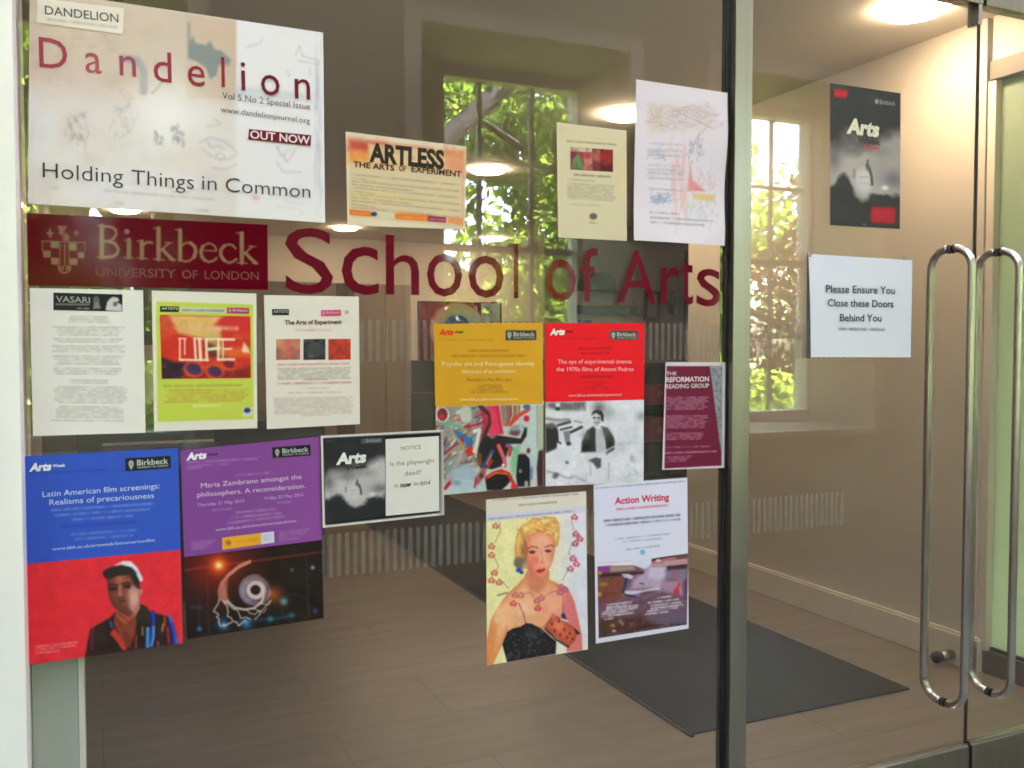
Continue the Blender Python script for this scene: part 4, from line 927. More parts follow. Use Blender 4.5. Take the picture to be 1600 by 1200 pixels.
v.poly(z.L((85, 1110), (110, 960), (140, 820), (240, 760), (340, 705), (400, 640), (520, 760), (600, 700), (660, 560), (720, 580), (760, 635), (890, 670), (960, 690), (1010, 760), (1040, 860), (1055, 980), (700, 1030), (350, 1075)), CL, 1, None, ((74, 44, 40), 5, .6)); v.gl(z(250, 900), 14, (66, 46, 42), .7); v.gl(z(870, 850), 12, (62, 38, 38), .6)
v.poly(z.L((410, 640), (520, 700), (600, 720), (660, 600), (660, 540), (480, 560)), (150, 90, 76)); v.poly(z.L((400, 640), (440, 640), (540, 740), (640, 690), (600, 860), (560, 1000), (500, 1020), (420, 830), (385, 760)), (140, 66, 46), 1, 2)
v.poly(z.L((345, 865), (390, 810), (450, 890), (520, 1040), (480, 1040), (400, 930)), (210, 60, 50), .95, 2); v.poly(z.L((480, 850), (560, 880), (620, 840), (560, 1010), (510, 990)), (116, 50, 40), .8, 3)
v.poly(z.L((318, 300), (420, 255), (560, 250), (640, 380), (690, 400), (680, 450), (655, 470), (650, 560), (600, 640), (530, 680), (450, 640), (380, 580), (345, 520), (325, 420)), SK, 1, 1.6, ((92, 46, 38), 5, .75), (z(600, 450), z(340, 470), (92, 52, 46), .75)); v.gl(z(450, 300), 9, (206, 120, 96), .7); v.gl(z(600, 500), 9, (232, 182, 172), .8, 14); v.gl(z(400, 470), 7, (150, 78, 64), .6)
v.poly(z.L((560, 360), (640, 400), (655, 470), (645, 560), (590, 640), (540, 640), (560, 520), (540, 440)), SKL, .6, 5); v.poly(z.L((650, 405), (692, 400), (684, 455), (655, 470)), (214, 130, 122), .9)
v.poly(z.L((330, 380), (420, 375), (430, 420), (340, 425)), SKD, .85, 2.4); v.poly(z.L((470, 355), (560, 345), (565, 395), (490, 400)), SKD, .85, 2.4); v.ell(z(520, 375), 4, 2, (52, 36, 34), .8, 2); v.ell(z(375, 392), 4, 2, (52, 36, 34), .8, 2)
v.poly(z.L((440, 370), (465, 365), (480, 480), (440, 490), (430, 450)), (196, 116, 100), .85, 2.5); v.ell(z(455, 495), 6, 2.4, (92, 56, 54), .75, 2.5); v.poly(z.L((345, 440), (430, 520), (430, 600), (370, 560)), (112, 68, 58), .6, 5); v.poly(z.L((440, 520), (520, 515), (510, 540), (450, 545)), (104, 52, 52), .7, 2.4); v.ell(z(470, 575), 8, 3, (100, 60, 54), .6, 3)
v.poly(z.L((430, 600), (520, 590), (600, 640), (540, 690), (470, 660)), (104, 60, 52), .75, 3); v.poly(z.L((570, 620), (650, 560), (660, 600), (600, 680)), (210, 140, 128), .7, 3); v.poly(z.L((410, 650), (450, 690), (530, 750), (500, 760), (420, 700)), (206, 110, 84), .7, 3); v.line(z.L((420, 700), (470, 800), (520, 900)), 1.4, (96, 40, 30), .6, 2); v.line(z.L((330, 362), (375, 352), (425, 362)), 2, (40, 24, 22), .85, 1.6); v.line(z.L((470, 345), (520, 335), (565, 345)), 2, (40, 24, 22), .85, 1.6); v.line(z.L((445, 528), (480, 534), (515, 522)), 1.3, (70, 26, 28), .8, 1.4); v.line(z.L((462, 400), (480, 470), (470, 495)), 1.2, (104, 52, 46), .7, 1.6)
v.poly(z.L((390, 155), (480, 110), (560, 112), (630, 180), (680, 270), (690, 310), (660, 330), (580, 200), (480, 150)), (232, 228, 240)); v.line(z.L((570, 180), (620, 240)), 3, (70, 62, 160), .7, 2); v.line(z.L((400, 155), (470, 135)), 2, (226, 190, 130), .7, 2)
v.poly(z.L((268, 245), (285, 205), (360, 170), (460, 152), (550, 170), (600, 210), (655, 320), (655, 395), (635, 395), (590, 340), (560, 255), (440, 262), (330, 300), (295, 290)), (48, 44, 40))
for pts, wd, col in (([(790, 640), (800, 740), (790, 850), (770, 990)], 5.5, (44, 62, 196)), ([(740, 815), (738, 1005)], 5.5, (76, 164, 240)), ([(800, 800), (800, 900), (780, 990)], 3.4, (92, 180, 244)), ([(968, 690), (1000, 800), (1040, 960)], 5, (54, 120, 232)), ([(985, 760), (1010, 900), (1015, 965)], 4.4, (36, 50, 200)), ([(915, 700), (915, 780)], 4, (190, 60, 44)), ([(900, 770), (890, 840)], 3.4, (206, 122, 100)), ([(945, 810), (960, 960)], 4, (170, 54, 58)), ([(685, 800), (685, 880)], 3, (164, 130, 80)), ([(620, 890), (615, 1020)], 3, (180, 52, 62)), ([(165, 820), (155, 1030)], 4, (112, 42, 52)), ([(355, 750), (365, 800)], 4, (56, 92, 196)), ([(845, 955), (850, 990)], 3, (190, 90, 90)), ([(600, 850), (570, 900)], 2.4, (176, 48, 52))): v.line(z.L(*pts), wd, col, .9, 2)
v.poly(z.L((680, 570), (740, 600), (760, 760), (700, 780), (640, 740), (610, 720)), (52, 44, 40), .9, 3); v.line(z.L((740, 640), (755, 760)), 1.5, (90, 80, 70), .6)
zz = Zm(0, 660, 3)
for y, x1 in ((1052, 368), (1066, 355), (1082, 282)): v.rows(zz(168, y), zz(x1, y-(x1-168)*.11), 4, (250, 170, 176), .8, y)
v.build('photo', r)
z = zz; t = Txt(YT)
t.add('Latin American film screenings:', z(200, 350), z(748, 309), 8.6, (214, 222, 246), 0); t.add('Realisms of precariousness', z(232, 388), z(722, 354), 8.6, (214, 222, 246), 0); t.add('www.bbk.ac.uk/artsweek/latinamericanfilm', z(245, 601), z(725, 558), 5, (205, 214, 242), .0)
t.build('title_lettering', r); t = Txt(YT); t.add('Arts', z(137, 229), z(238, 223), 11.5, (246, 246, 250), .05, .22); t.add('Week', z(246, 211), z(306, 207), 4.6, (226, 230, 246), .03, .1); t.build('logo_lettering', r)
badge(r, [z(586, 168), z(800, 156), z(802, 214), z(588, 229)], (30, 32, 34), (206, 208, 206))

# ---------------------------------------------------------------- purple poster with the spiral head
Q = [(281.7, 703.5), (499.5, 682), (505.5, 966), (292.5, 999)]
r = sheet_root('poster', Q, 'purple Maria Zambrano poster over a dark picture of a spiral head outline', 'poster', 'Arts Week posters')
z = Zm(280, 670, 5.713); v = Cv(Q, YP, .0017).fill((136, 76, 158)); v.put(np.clip((v.x-380)/130, 0, 1)*.35, (176, 94, 174)); v.put(np.clip((v.n(60, 6)-.45)*2, 0, 1)*.2, (124, 70, 168))
def rw(y, x0, x1, h, c, a, k=.088): v.rows(z(x0, y), z(x1, y-(x1-x0)*k), h, c, a, y)
W1 = (206, 172, 216)
rw(300, 70, 700, 3.4, W1, .7, .055); rw(335, 70, 455, 3.4, W1, .6, .06); rw(356, 70, 200, 3.4, W1, .6, .07); rw(418, 498, 805, 4, W1, .75); rw(728, 290, 470, 3.8, W1, .7); rw(662, 875, 1005, 3.8, W1, .7, .1); rw(748, 505, 860, 4, W1, .75); rw(792, 460, 910, 4, W1, .75); rw(842, 425, 940, 4, W1, .75, .12)
for k in range(4): rw(1015+k*20, 105, 325-k*30, 3.2, W1, .55); rw(925+k*24, 890, 1170-k*30, 3.4, W1, .55, .1)
v.build('sheet', r)
v = Cv([z(382, 972), z(845, 915), z(850, 1015), z(386, 1080)], YPIC, .0014).fill((240, 176, 46)); v.poly(z.L((728, 905), (880, 890), (880, 1030), (732, 1050)), (222, 222, 240)); v.ell(z(440, 1018), 4, 4, (180, 100, 70), .9, 2)
v.rows(z(500, 1010), z(720, 985), 5, (206, 140, 40), .7, 1); v.rows(z(745, 960), z(830, 950), 4, (180, 184, 214), .8, 2); v.rows(z(745, 990), z(830, 980), 4, (180, 184, 214), .8, 3); v.build('sponsor_strip', r)
q = [(287.2, 870.5), (503.2, 843.5), Q[2], Q[3]]
z = Zm(280, 840, 6.667); v = Cv(q, YPIC, .0012).fill((34, 26, 22)); v.soft = 1.2
v.put(np.clip((v.n(30, 3)-.45)*3, 0, 1)*.35, (58, 46, 36)); v.glow(z(330, 330), 42, (150, 40, 30), .75, 1.6); v.glow(z(600, 200), 38, (120, 32, 28), .5, 2); v.glow(z(200, 250), 30, (110, 24, 26), .45)
v.line(z.L((60, 340), (400, 290), (800, 240), (1480, 150)), 2.2, (206, 74, 54), .55, 4); v.glow(z(410, 285), 17, (240, 60, 30), .95, 2); v.glow(z(412, 288), 9, (255, 170, 60), 1, 2); v.glow(z(412, 290), 4, (255, 248, 190), 1, 2)
v.glow(z(990, 600), 13, (170, 80, 30), .8, 2); v.glow(z(925, 580), 6, (240, 150, 90), .8); v.line(z.L((600, 880), (800, 860), (1000, 845), (1200, 810)), 3.4, (44, 96, 150), .55, 5); v.glow(z(450, 905), 9, (40, 110, 190), .8); v.glow(z(700, 900), 8, (50, 130, 210), .7)
for p, rr, c_ in (((1175, 335), 2.8, (70, 150, 140)), ((1390, 312), 3, (150, 190, 220)), ((1090, 665), 5.5, (120, 180, 200)), ((950, 848), 4.5, (46, 130, 150)), ((1170, 808), 4, (44, 110, 130)), ((1420, 765), 4, (90, 70, 130)), ((210, 950), 3.6, (60, 130, 220)), ((470, 915), 4, (110, 190, 235)), ((705, 650), 3, (110, 190, 235)), ((700, 880), 3.4, (80, 160, 230))): v.glow(z(*p), rr, c_, .95)
v.line(z.L((120, 725), (225, 725)), 4.5, (44, 84, 130), .6, 4); v.line(z.L((200, 600), (208, 950)), 2, (60, 70, 110), .45, 3)
for x in (290, 1335): v.line(z.L((x-10, 180), (x+20, 1000)), 2.5, (92, 78, 66), .35, 3)
for k in range(40): a0 = k/40*2*math.pi; 
cir = [z(1210+145*math.cos(a), 735+145*math.sin(a)) for a in np.linspace(0, 2*math.pi, 40)]; v.line(cir, 1, (84, 96, 84), .5, 1.5)
v.ell(z(790, 555), 24, 23, (96, 74, 84), .8, 10); v.ell(z(745, 560), 16, 17, (150, 150, 190), .55, 8)
for k, rr in enumerate((24, 21, 18, 15)):
    pts = [z(790-k*6+6.667*rr*math.cos(a), 545+6.667*rr*.98*math.sin(a)) for a in np.linspace(k*.9, k*.9+5.0, 40)]; v.line(pts, 1.3, (196, 178, 196), .7, 1.6)
for k in range(30):
    a = -2.6+k*.12; v.line([z(790+110*math.cos(a), 545+110*math.sin(a)), z(790+150*math.cos(a+.15), 545+150*math.sin(a+.15))], 1.2, (176, 150, 160), .55, 1.6)
v.ell(z(800, 545), 15, 14.5, (222, 200, 200), .95, 2.5); v.ell(z(795, 545), 8, 7.8, (50, 26, 30), 1, 2)
for d_, wd in ((0, 2.6), (22, 1.6), (45, 1.6), (66, 2.2)):
    pts = [z(740, 240+d_*.3), z(620, 290+d_*.4), z(510, 380+d_*.4), z(440+d_*.3, 470), z(410+d_, 560), z(420+d_, 640)]; v.line(pts, wd, (226, 150, 128), .8, 1.8)
v.poly(z.L((415, 520), (440, 460), (510, 400), (500, 560), (520, 660), (470, 690), (425, 640)), (206, 120, 104), .7, 5)
WL = (226, 206, 198)
for pts, wd in (([(420, 640), (405, 690), (375, 735), (358, 768), (400, 790), (410, 812), (390, 825), (415, 850), (412, 890), (430, 920), (490, 910), (550, 880)], 2), ([(450, 650), (500, 720), (510, 780), (500, 820), (540, 835), (560, 870), (600, 885), (620, 920), (690, 860)], 2), ([(500, 660), (580, 730), (680, 750), (780, 735), (860, 670), (880, 610)], 3.4), ([(470, 660), (560, 740), (610, 760), (630, 810), (640, 840), (700, 830), (740, 850)], 1.8), ([(700, 750), (740, 790), (790, 800), (820, 770), (850, 790), (790, 850)], 1.6), ([(780, 740), (850, 770), (900, 720), (940, 660)], 1.6), ([(860, 690), (930, 700), (960, 650)], 1.4), ([(840, 760), (880, 780), (910, 740)], 1.2)): v.line(z.L(*pts), wd, WL, .88, 1.6)
v.build('picture', r)
z = Zm(280, 670, 5.713); t = Txt(YT)
t.add('Maria Zambrano amongst the', z(195, 528), z(1092, 446), 7.4, (226, 202, 232), 0); t.add('philosophers. A reconsideration.', z(162, 610), z(1125, 528), 7.4, (226, 202, 232), 0); t.add('Thursday 21 May 2015', z(160, 695), z(580, 655), 4.8, (206, 176, 216), 0); t.add('Friday 22 May 2015', z(765, 634), z(1108, 600), 4.8, (206, 176, 216), 0); t.add('www.bbk.ac.uk/artsweek/mariazambrano', z(325, 914), z(1045, 832), 4.8, (216, 186, 224), 0)
t.build('title_lettering', r); t = Txt(YT); t.add('Arts', z(64, 280), z(240, 262), 10.5, (248, 246, 250), .05, .22); t.add('Week', z(250, 243), z(348, 233), 3.8, (60, 30, 70), .03, .1); t.build('logo_lettering', r)
badge(r, [z(828, 165), z(1172, 140), z(1176, 238), z(834, 262)], (28, 28, 30), (206, 206, 206))

# ---------------------------------------------------------------- dome in smoke picture, used on two sheets
def dome(v, P, W, H, col_hi=(206, 204, 206), dark=(44, 45, 47)):
    # P(u, w): picture coordinates (0..1) -> photo pixels
    v.fill(dark); a = v.n(W*.45, 2); b = v.n(W*.2, 6); c = v.n(W*.7, 12); u, q_ = v.u, v.v
    v.put(np.clip((b-.45)*3, 0, 1)*.22, (80, 82, 84))
    top = .36-.10*np.clip((u-.6)/.35, 0, 1)+.06*np.clip((.3-u)/.3, 0, 1)-(a-.5)*.26
    bot = .735-(b-.5)*.16-(a-.5)*.12-.045*np.exp(-((u-.2)/.12)**2)+.07*np.exp(-((u-.5)/.17)**2)
    m = np.clip((q_-top)/.13+.2, 0, 1)*np.clip((bot-q_)/.05+.4, 0, 1)
    v.put(m*.93, col_hi); v.put(m*np.clip((c-.45)*3, 0, 1)*.45, (126, 124, 128))
    for (cu, cw), ru, rw_, al in (((.92, .64), .16, .06, .7), ((.05, .52), .10, .09, .8), ((.7, .44), .14, .05, .35), ((.3, .46), .12, .04, .3)):
        v.put(np.exp(-((u-cu)/ru)**2-((q_-cw)/rw_)**2)*al*m, (100, 98, 104))
    v.ell(P(.485, .665), W*.125, H*.085, (214, 212, 214), .75, W*.08)
    v.line([P(.525, .555), P(.565, .585), (P(.592, .63)), P(.60, .69)], W*.035, (58, 58, 60), .9, W*.025); v.line([P(.535, .52), P(.54, .565)], W*.028, (84, 84, 86), .9, W*.02); v.ell(P(.545, .575), W*.035, H*.018, (104, 104, 106), .8, W*.03)
    v.line([P(.345, .595), P(.345, .65)], W*.022, (112, 112, 114), .8, W*.02); v.line([P(.42, .645), P(.585, .635)], W*.02, (150, 150, 152), .6, W*.02); v.line([P(.41, .69), P(.58, .685)], W*.02, (160, 160, 162), .5, W*.02)
    v.ell(P(.785, .705), W*.045, H*.016, (232, 232, 232), .9, W*.03)

# ---------------------------------------------------------------- landscape notice in a white frame
Q = [(501, 681), (692.6, 671.5), (694, 804.5), (504.5, 824.8)]
YN = YP-.004
r = sheet_root('notice', Q, 'landscape black and white Arts Week notice with white frame, asking is the playwright dead', 'notice')
z = Zm(495, 665, 7.273)
xs_ = [at_y(*p, YN) for p in Q]
v = Cv(Q, YN, .0014).fill((20, 20, 20))
for a, b in ((0, 1), (1, 2), (2, 3), (3, 0)): v.line([Q[a], Q[b]], 7.4, (226, 225, 221), 1, 1.2)
v.poly(z.L((1405, 60), (1440, 55), (1435, 1010), (1390, 1020), (1395, 960), (1408, 110)), (168, 168, 164), .9, 2); v.build('sheet', r)
q = z.L((92, 150), (775, 130), (778, 1030), (96, 1110)); v = Cv(q, YN-.0004, .0012)
def P(u, w_): return lerp(lerp(q[0], q[1], u), lerp(q[3], q[2], u), w_)
dome(v, P, 94, 128); v.rows(z(110, 178), z(200, 172), 5, (110, 110, 112), .8, 1); v.poly(z.L((505, 150), (740, 140), (740, 195), (505, 205)), (92, 92, 94)); v.build('picture', r)
q = z.L((782, 155), (1388, 118), (1392, 968), (784, 1026)); v = Cv(q, YN-.0004, .0014).fill((232, 231, 225)); v.build('white_card', r)
t = Txt(YN-.0009); G = (120, 120, 118)
t.add('NOTICE', z(958, 280), z(1185, 262), 6, G, -.005); t.add('Is the playwright', z(835, 460), z(1338, 420), 7, (110, 110, 108), -.005); t.add('dead?', z(1000, 572), z(1188, 548), 7, (110, 110, 108), -.005); t.add('is', z(885, 700), z(920, 697), 5.5, (110, 110, 108), 0); t.add('now', z(950, 700), z(1075, 688), 7, (60, 60, 60), .035); t.add('in', z(1105, 682), z(1155, 678), 6, (120, 120, 118), 0); t.add('B04', z(1180, 680), z(1292, 668), 6, (110, 110, 108), 0)
t.build('card_lettering', r); t = Txt(YN-.0009); t.add('Arts', z(220, 440), z(556, 412), 16, (240, 240, 238), .05, .16); t.add('Week', z(330, 505), z(575, 478), 6.5, (50, 50, 52), .04, .1); t.add('Birkbeck', z(560, 190), z(735, 180), 5.5, (150, 150, 150), .01); t.build('logo_lettering', r)

# ---------------------------------------------------------------- yellow and red posters
Q = [(677.6, 506), (847.6, 504), (849.3, 759), (683, 774.5)]
r = sheet_root('poster', Q, 'mustard yellow Popular art poster over a bright carnival mask collage', 'poster', 'Arts Week posters')
z = Zm(680, 500, 4.848); v = Cv(Q, YP, .0018).fill((220, 166, 36)); v.put(np.clip((v.n(60, 6)-.45)*2, 0, 1)*.2, (206, 152, 34))
D = (150, 104, 24)
v.rows(z(35, 152), z(440, 150), 3.4, D, .6, 1); v.rows(z(250, 233), z(560, 231), 4, D, .8, 2); v.rows(z(120, 273), z(690, 271), 4, D, .8, 3)
for k, (x0, x1) in enumerate(((315, 505), (300, 510), (275, 515), (265, 560))): v.rows(z(x0, 497+k*17), z(x1, 495+k*17), 3.2, D, .7, 4+k)
v.build('sheet', r)
q = [(682 if False else lerp(Q[0], Q[3], .483)[0], 635.8), (848.5, 631), Q[2], Q[3]]
z = Zm(670, 620, 7.058); v = Cv(q, YPIC, .0012).fill((196, 204, 198)); v.soft = 1.4
DK = (40, 34, 32)
v.poly(z.L((40, 100), (600, 95), (640, 400), (600, 700), (200, 1000), (40, 600)), (150, 150, 140), 1, 6); cols = [(206, 50, 56), (60, 110, 170), (90, 150, 120), (226, 214, 196), (214, 160, 60), (60, 50, 52), (190, 90, 110), (120, 170, 190), (236, 236, 226)]
rnd = random.Random(2)
for k in range(260):
    x, y = rnd.uniform(60, 640), rnd.uniform(100, 900); a = rnd.uniform(-.5, .6)+(2.3 if y < 350 else 2.0); L_ = rnd.uniform(30, 130)
    if x > 250 and y > 740: continue
    v.line(z.L((x, y), (x+L_*math.cos(a)*.5, y+L_*math.sin(a)*.3), (x+L_*math.cos(a+.25), y+L_*math.sin(a+.25))), rnd.uniform(1.0, 2.9), rnd.choice(cols), .85, 1.4)
v.ell(z(150, 200), 11, 12, (206, 210, 206)); v.ell(z(150, 195), 8, 10, (120, 40, 44)); v.ell(z(140, 225), 5, 5, (196, 46, 40)); v.ell(z(410, 200), 9, 14, (196, 200, 186), .95, 3)
v.line(z.L((130, 300), (280, 310), (390, 350)), 6, (110, 176, 150), .95, 2); v.line(z.L((395, 330), (520, 310), (620, 260)), 3.4, (200, 34, 52), .95); v.poly(z.L((270, 350), (420, 430), (500, 500), (440, 580), (380, 480), (300, 460)), (54, 116, 184), .95, 2); v.line(z.L((240, 360), (330, 480), (400, 580)), 2.4, (206, 160, 50)); v.ell(z(370, 465), 2.6, 3, (196, 40, 46)); v.poly(z.L((400, 600), (480, 510), (500, 640), (430, 660)), (206, 50, 40), .95, 2)
v.line(z.L((500, 380), (560, 360), (520, 560), (500, 600)), 5, (226, 232, 216), .95, 2); v.line(z.L((180, 620), (310, 520)), 4, (180, 40, 70), .9); v.line(z.L((380, 600), (190, 950)), 5, (190, 160, 170), .9, 2); v.line(z.L((330, 640), (180, 860)), 4.4, (110, 170, 150), .9, 2); v.line(z.L((180, 1010), (230, 950)), 5, (190, 24, 60), 1, 2)
v.ell(z(390, 880), 20, 20, (164, 188, 200), .95, 8, -.6); v.poly(z.L((240, 1060), (300, 900), (500, 920), (620, 980), (640, 1020), (420, 1060)), (180, 204, 212), .95, 4); v.ell(z(310, 950), 6, 4, (120, 144, 160), .7, 4)
v.poly(z.L((560, 100), (660, 170), (690, 260), (640, 420), (560, 520), (600, 300)), (196, 40, 60), .9, 3); v.line(z.L((570, 105), (680, 200), (680, 290), (620, 420), (590, 520)), 7, (58, 46, 44), .95, 2)
v.poly(z.L((615, 100), (770, 98), (790, 250), (825, 410), (720, 425), (640, 415), (690, 300), (680, 190)), (226, 62, 92), 1, 2); v.poly(z.L((730, 98), (775, 98), (820, 400), (790, 410)), (206, 34, 66), .8, 3)
v.poly(z.L((790, 98), (1010, 98), (960, 200), (860, 310), (820, 320)), (112, 84, 76), .95, 3)
for k in range(26): x = 800+k*8; v.line(z.L((x, 100), (x+20-k, 200), (830+k*3, 320)), 1.6, rnd.choice([(196, 160, 90), (120, 60, 60), (206, 190, 180), (80, 66, 60), (150, 110, 100)]), .8, 1.6)
v.line(z.L((1120, 130), (1000, 200), (900, 300)), 6, (222, 70, 42), 1, 2); v.ell(z(1080, 110), 6, 4, (60, 110, 170)); v.ell(z(1080, 240), 5, 5, (196, 40, 56)); v.ell(z(980, 370), 13, 9, (140, 150, 150), .95, 3); v.ell(z(950, 400), 9, 4, (110, 60, 60), .9, 3); v.line(z.L((1010, 330), (1040, 380), (1000, 440)), 4, (180, 206, 220), .9, 2)
v.poly(z.L((560, 520), (640, 430), (760, 425), (880, 440), (1010, 460), (1060, 340), (1085, 340), (1080, 430), (1020, 520), (900, 520), (860, 640), (820, 760), (700, 800), (560, 780), (530, 640)), DK, 1, 2.4)
v.ell(z(700, 440), 5, 3, (150, 110, 106), .9, 2); v.line(z.L((700, 600), (600, 780)), 6, (56, 76, 150), .9, 2); v.line(z.L((690, 640), (640, 740)), 2.6, (206, 130, 50)); v.line(z.L((560, 640), (560, 740)), 7, (130, 84, 40), .85, 3); v.line(z.L((700, 700), (640, 790)), 3, (206, 50, 40)); v.line(z.L((770, 540), (830, 680), (840, 760)), 6, (226, 90, 100), 1, 2); v.ell(z(820, 752), 2.4, 2, (240, 240, 236)); v.line(z.L((860, 540), (910, 560), (890, 640)), 5, (214, 44, 40), 1, 2); v.ell(z(880, 530), 4, 2, (60, 120, 190)); v.ell(z(940, 580), 4, 3, (60, 120, 180))
v.poly(z.L((930, 560), (1010, 520), (1000, 700), (930, 900), (900, 760)), (130, 190, 140), .9, 4)
v.poly(z.L((620, 900), (680, 850), (780, 820), (880, 850), (920, 900), (860, 980), (800, 1030), (640, 1030)), (34, 28, 28), 1, 2); v.line(z.L((640, 890), (720, 840), (800, 815), (880, 850), (920, 930), (960, 1000)), 5.5, (206, 44, 30), 1, 2); v.line(z.L((660, 880), (740, 840), (860, 850)), 2, (226, 140, 50), .9); v.ell(z(940, 990), 5, 5, (230, 40, 40)); v.poly(z.L((500, 1000), (520, 880), (580, 790), (640, 790), (620, 880), (560, 950)), (170, 96, 92), .95, 3); v.ell(z(580, 870), 3, 4, (60, 30, 34), .8, 2); v.line(z.L((505, 1000), (520, 900)), 3, (196, 44, 44), .8, 2)
v.poly(z.L((1090, 98), (1260, 98), (1265, 980), (800, 1020), (810, 980), (900, 930), (960, 700), (1040, 500), (1110, 300)), (200, 214, 208), .0)
v.poly(z.L((1120, 98), (1190, 98), (1190, 900), (1060, 600), (1100, 340)), (190, 206, 206), .9, 4); v.line(z.L((1195, 98), (1195, 560)), 2, (150, 150, 140), .8); v.poly(z.L((1200, 98), (1262, 98), (1262, 580), (1205, 590)), (176, 186, 160), .9, 2)
v.poly(z.L((980, 990), (960, 880), (985, 640), (1050, 620), (1110, 680), (1120, 780), (1115, 990)), (30, 28, 34), 1, 2.4); v.ell(z(1100, 595), 3, 4.4, (110, 56, 46)); v.line(z.L((1010, 625), (1080, 630)), 2, (206, 120, 130)); v.line(z.L((1110, 640), (1135, 700), (1130, 800)), 3.4, (190, 196, 220), .9, 2); v.line(z.L((1135, 790), (1130, 900)), 4, (80, 110, 180), .8, 3); v.poly(z.L((1210, 600), (1262, 580), (1265, 985), (1200, 990), (1190, 780)), (60, 30, 34), .95, 3); v.ell(z(1075, 960), 3, 5, (200, 200, 200), .8, 2); v.ell(z(1165, 960), 3, 6, (206, 206, 196), .8, 2); v.ell(z(1010, 820), 2.4, 3, (180, 160, 150), .8, 2)
v.build('picture', r)
z = Zm(680, 500, 4.848); t = Txt(YT); CW = (246, 226, 176)
t.add('Popular art and Portuguese identity', z(52, 348), z(752, 344), 6.2, CW, .0); t.add('Histories of an exhibition', z(205, 405), z(605, 400), 5.8, CW, 0); t.add('Thursday 21 May 2015, 6pm', z(235, 463), z(578, 460), 4.6, (128, 88, 20), 0); t.add('www.bbk.ac.uk/artsweek/popularart', z(188, 613), z(625, 606), 4.6, CW, 0)
t.build('title_lettering', r); t = Txt(YT); t.add('Arts', z(28, 114), z(135, 112), 9, (232, 50, 26), .05, .2); t.add('Week', z(148, 99), z(215, 98), 3.4, (50, 36, 16), .04, .1); t.build('logo_lettering', r)
badge(r, [z(532, 76), z(768, 76), z(768, 152), z(532, 154)], (66, 68, 58), (196, 198, 180))

Q = [(852, 504.6), (1006.7, 505), (1005.6, 753.5), (852.4, 759.8)]
r = sheet_root('poster', Q, 'bright red experimental cinema poster over a black and white photo of seated people', 'poster', 'Arts Week posters')
v = Cv(Q, YP, .0018).fill((240, 20, 34)); D = (150, 10, 24)
v.rows(z(905, 142), z(1240, 140), 3.4, D, .55, 1); v.rows(z(1085, 216), z(1345, 214), 4, D, .8, 2); v.rows(z(1100, 253), z(1320, 251), 3.6, D, .7, 3); v.rows(z(1080, 430), z(1355, 428), 4.4, D, .8, 4)
for k, (x0, x1) in enumerate(((1130, 1300), (1140, 1290), (1110, 1310))): v.rows(z(x0, 472+k*24), z(x1, 470+k*24), 3, D, .6, 5+k)
v.build('sheet', r)
q = [(852.2, 628.3), (1006.2, 624.6), Q[2], Q[3]]; z = Zm(840, 610, 7.5); v = Cv(q, YPIC, .0012).fill((226, 228, 234)); v.soft = 1.4
v.put(np.clip((v.n(26, 3)-.45)*3, 0, 1)*.3, (172, 174, 180)); v.put(np.clip((v.n(7, 8)-.56)*5, 0, 1)*.3*(v.y > 690), (150, 152, 158)); v.poly(z.L((90, 140), (560, 130), (560, 235), (300, 235), (95, 200)), (96, 98, 96), .9, 6); v.put(np.clip((v.n(9, 5)-.5)*5, 0, 1)*.6*(v.y < 643)*(v.x < 915), (206, 208, 212)); v.glow(z(720, 210), 11, (90, 88, 88), .8); v.glow(z(830, 260), 9, (160, 160, 164), .7); v.glow(z(1210, 300), 7, (140, 142, 146), .7); v.ell(z(235, 170), 3.6, 3, (226, 228, 230)); v.ell(z(235, 220), 4, 2.4, (50, 50, 48), .9, 2)
v.poly(z.L((95, 740), (95, 400), (170, 385), (230, 430), (240, 560), (220, 690)), (50, 48, 46), 1, 3); v.ell(z(160, 410), 9, 5, (120, 120, 120), .7, 4); v.line(z.L((100, 330), (230, 350), (370, 345)), 4, (110, 110, 112), .8, 4); v.ell(z(285, 375), 6, 4, (176, 178, 180), .9, 2); v.line(z.L((240, 410), (380, 370)), 4, (62, 62, 60), .9, 2); v.line(z.L((270, 460), (400, 430)), 3, (66, 66, 64)); v.line(z.L((390, 490), (515, 430)), 4.4, (52, 50, 50), .95, 2); v.line(z.L((430, 360), (520, 375)), 2, (120, 120, 122), .8, 2); v.line(z.L((250, 490), (285, 600)), 5, (214, 214, 216)); v.poly(z.L((300, 480), (380, 470), (380, 620), (350, 650), (320, 600)), (120, 120, 122), .9, 3); v.ell(z(365, 625), 4, 3, (50, 50, 50), .9, 2); v.line(z.L((230, 470), (240, 600), (270, 620)), 2.6, (50, 50, 50))
v.poly(z.L((95, 740), (230, 680), (300, 700), (420, 760), (420, 1000), (100, 1090)), (226, 228, 234), .8, 6); v.line(z.L((120, 950), (240, 980), (330, 1020), (400, 1030)), 3, (140, 142, 146), .7, 3); v.ell(z(210, 1000), 5, 4, (70, 70, 72), .8, 4, -.7); v.ell(z(345, 845), 3, 2.4, (90, 90, 92), .8, 2)
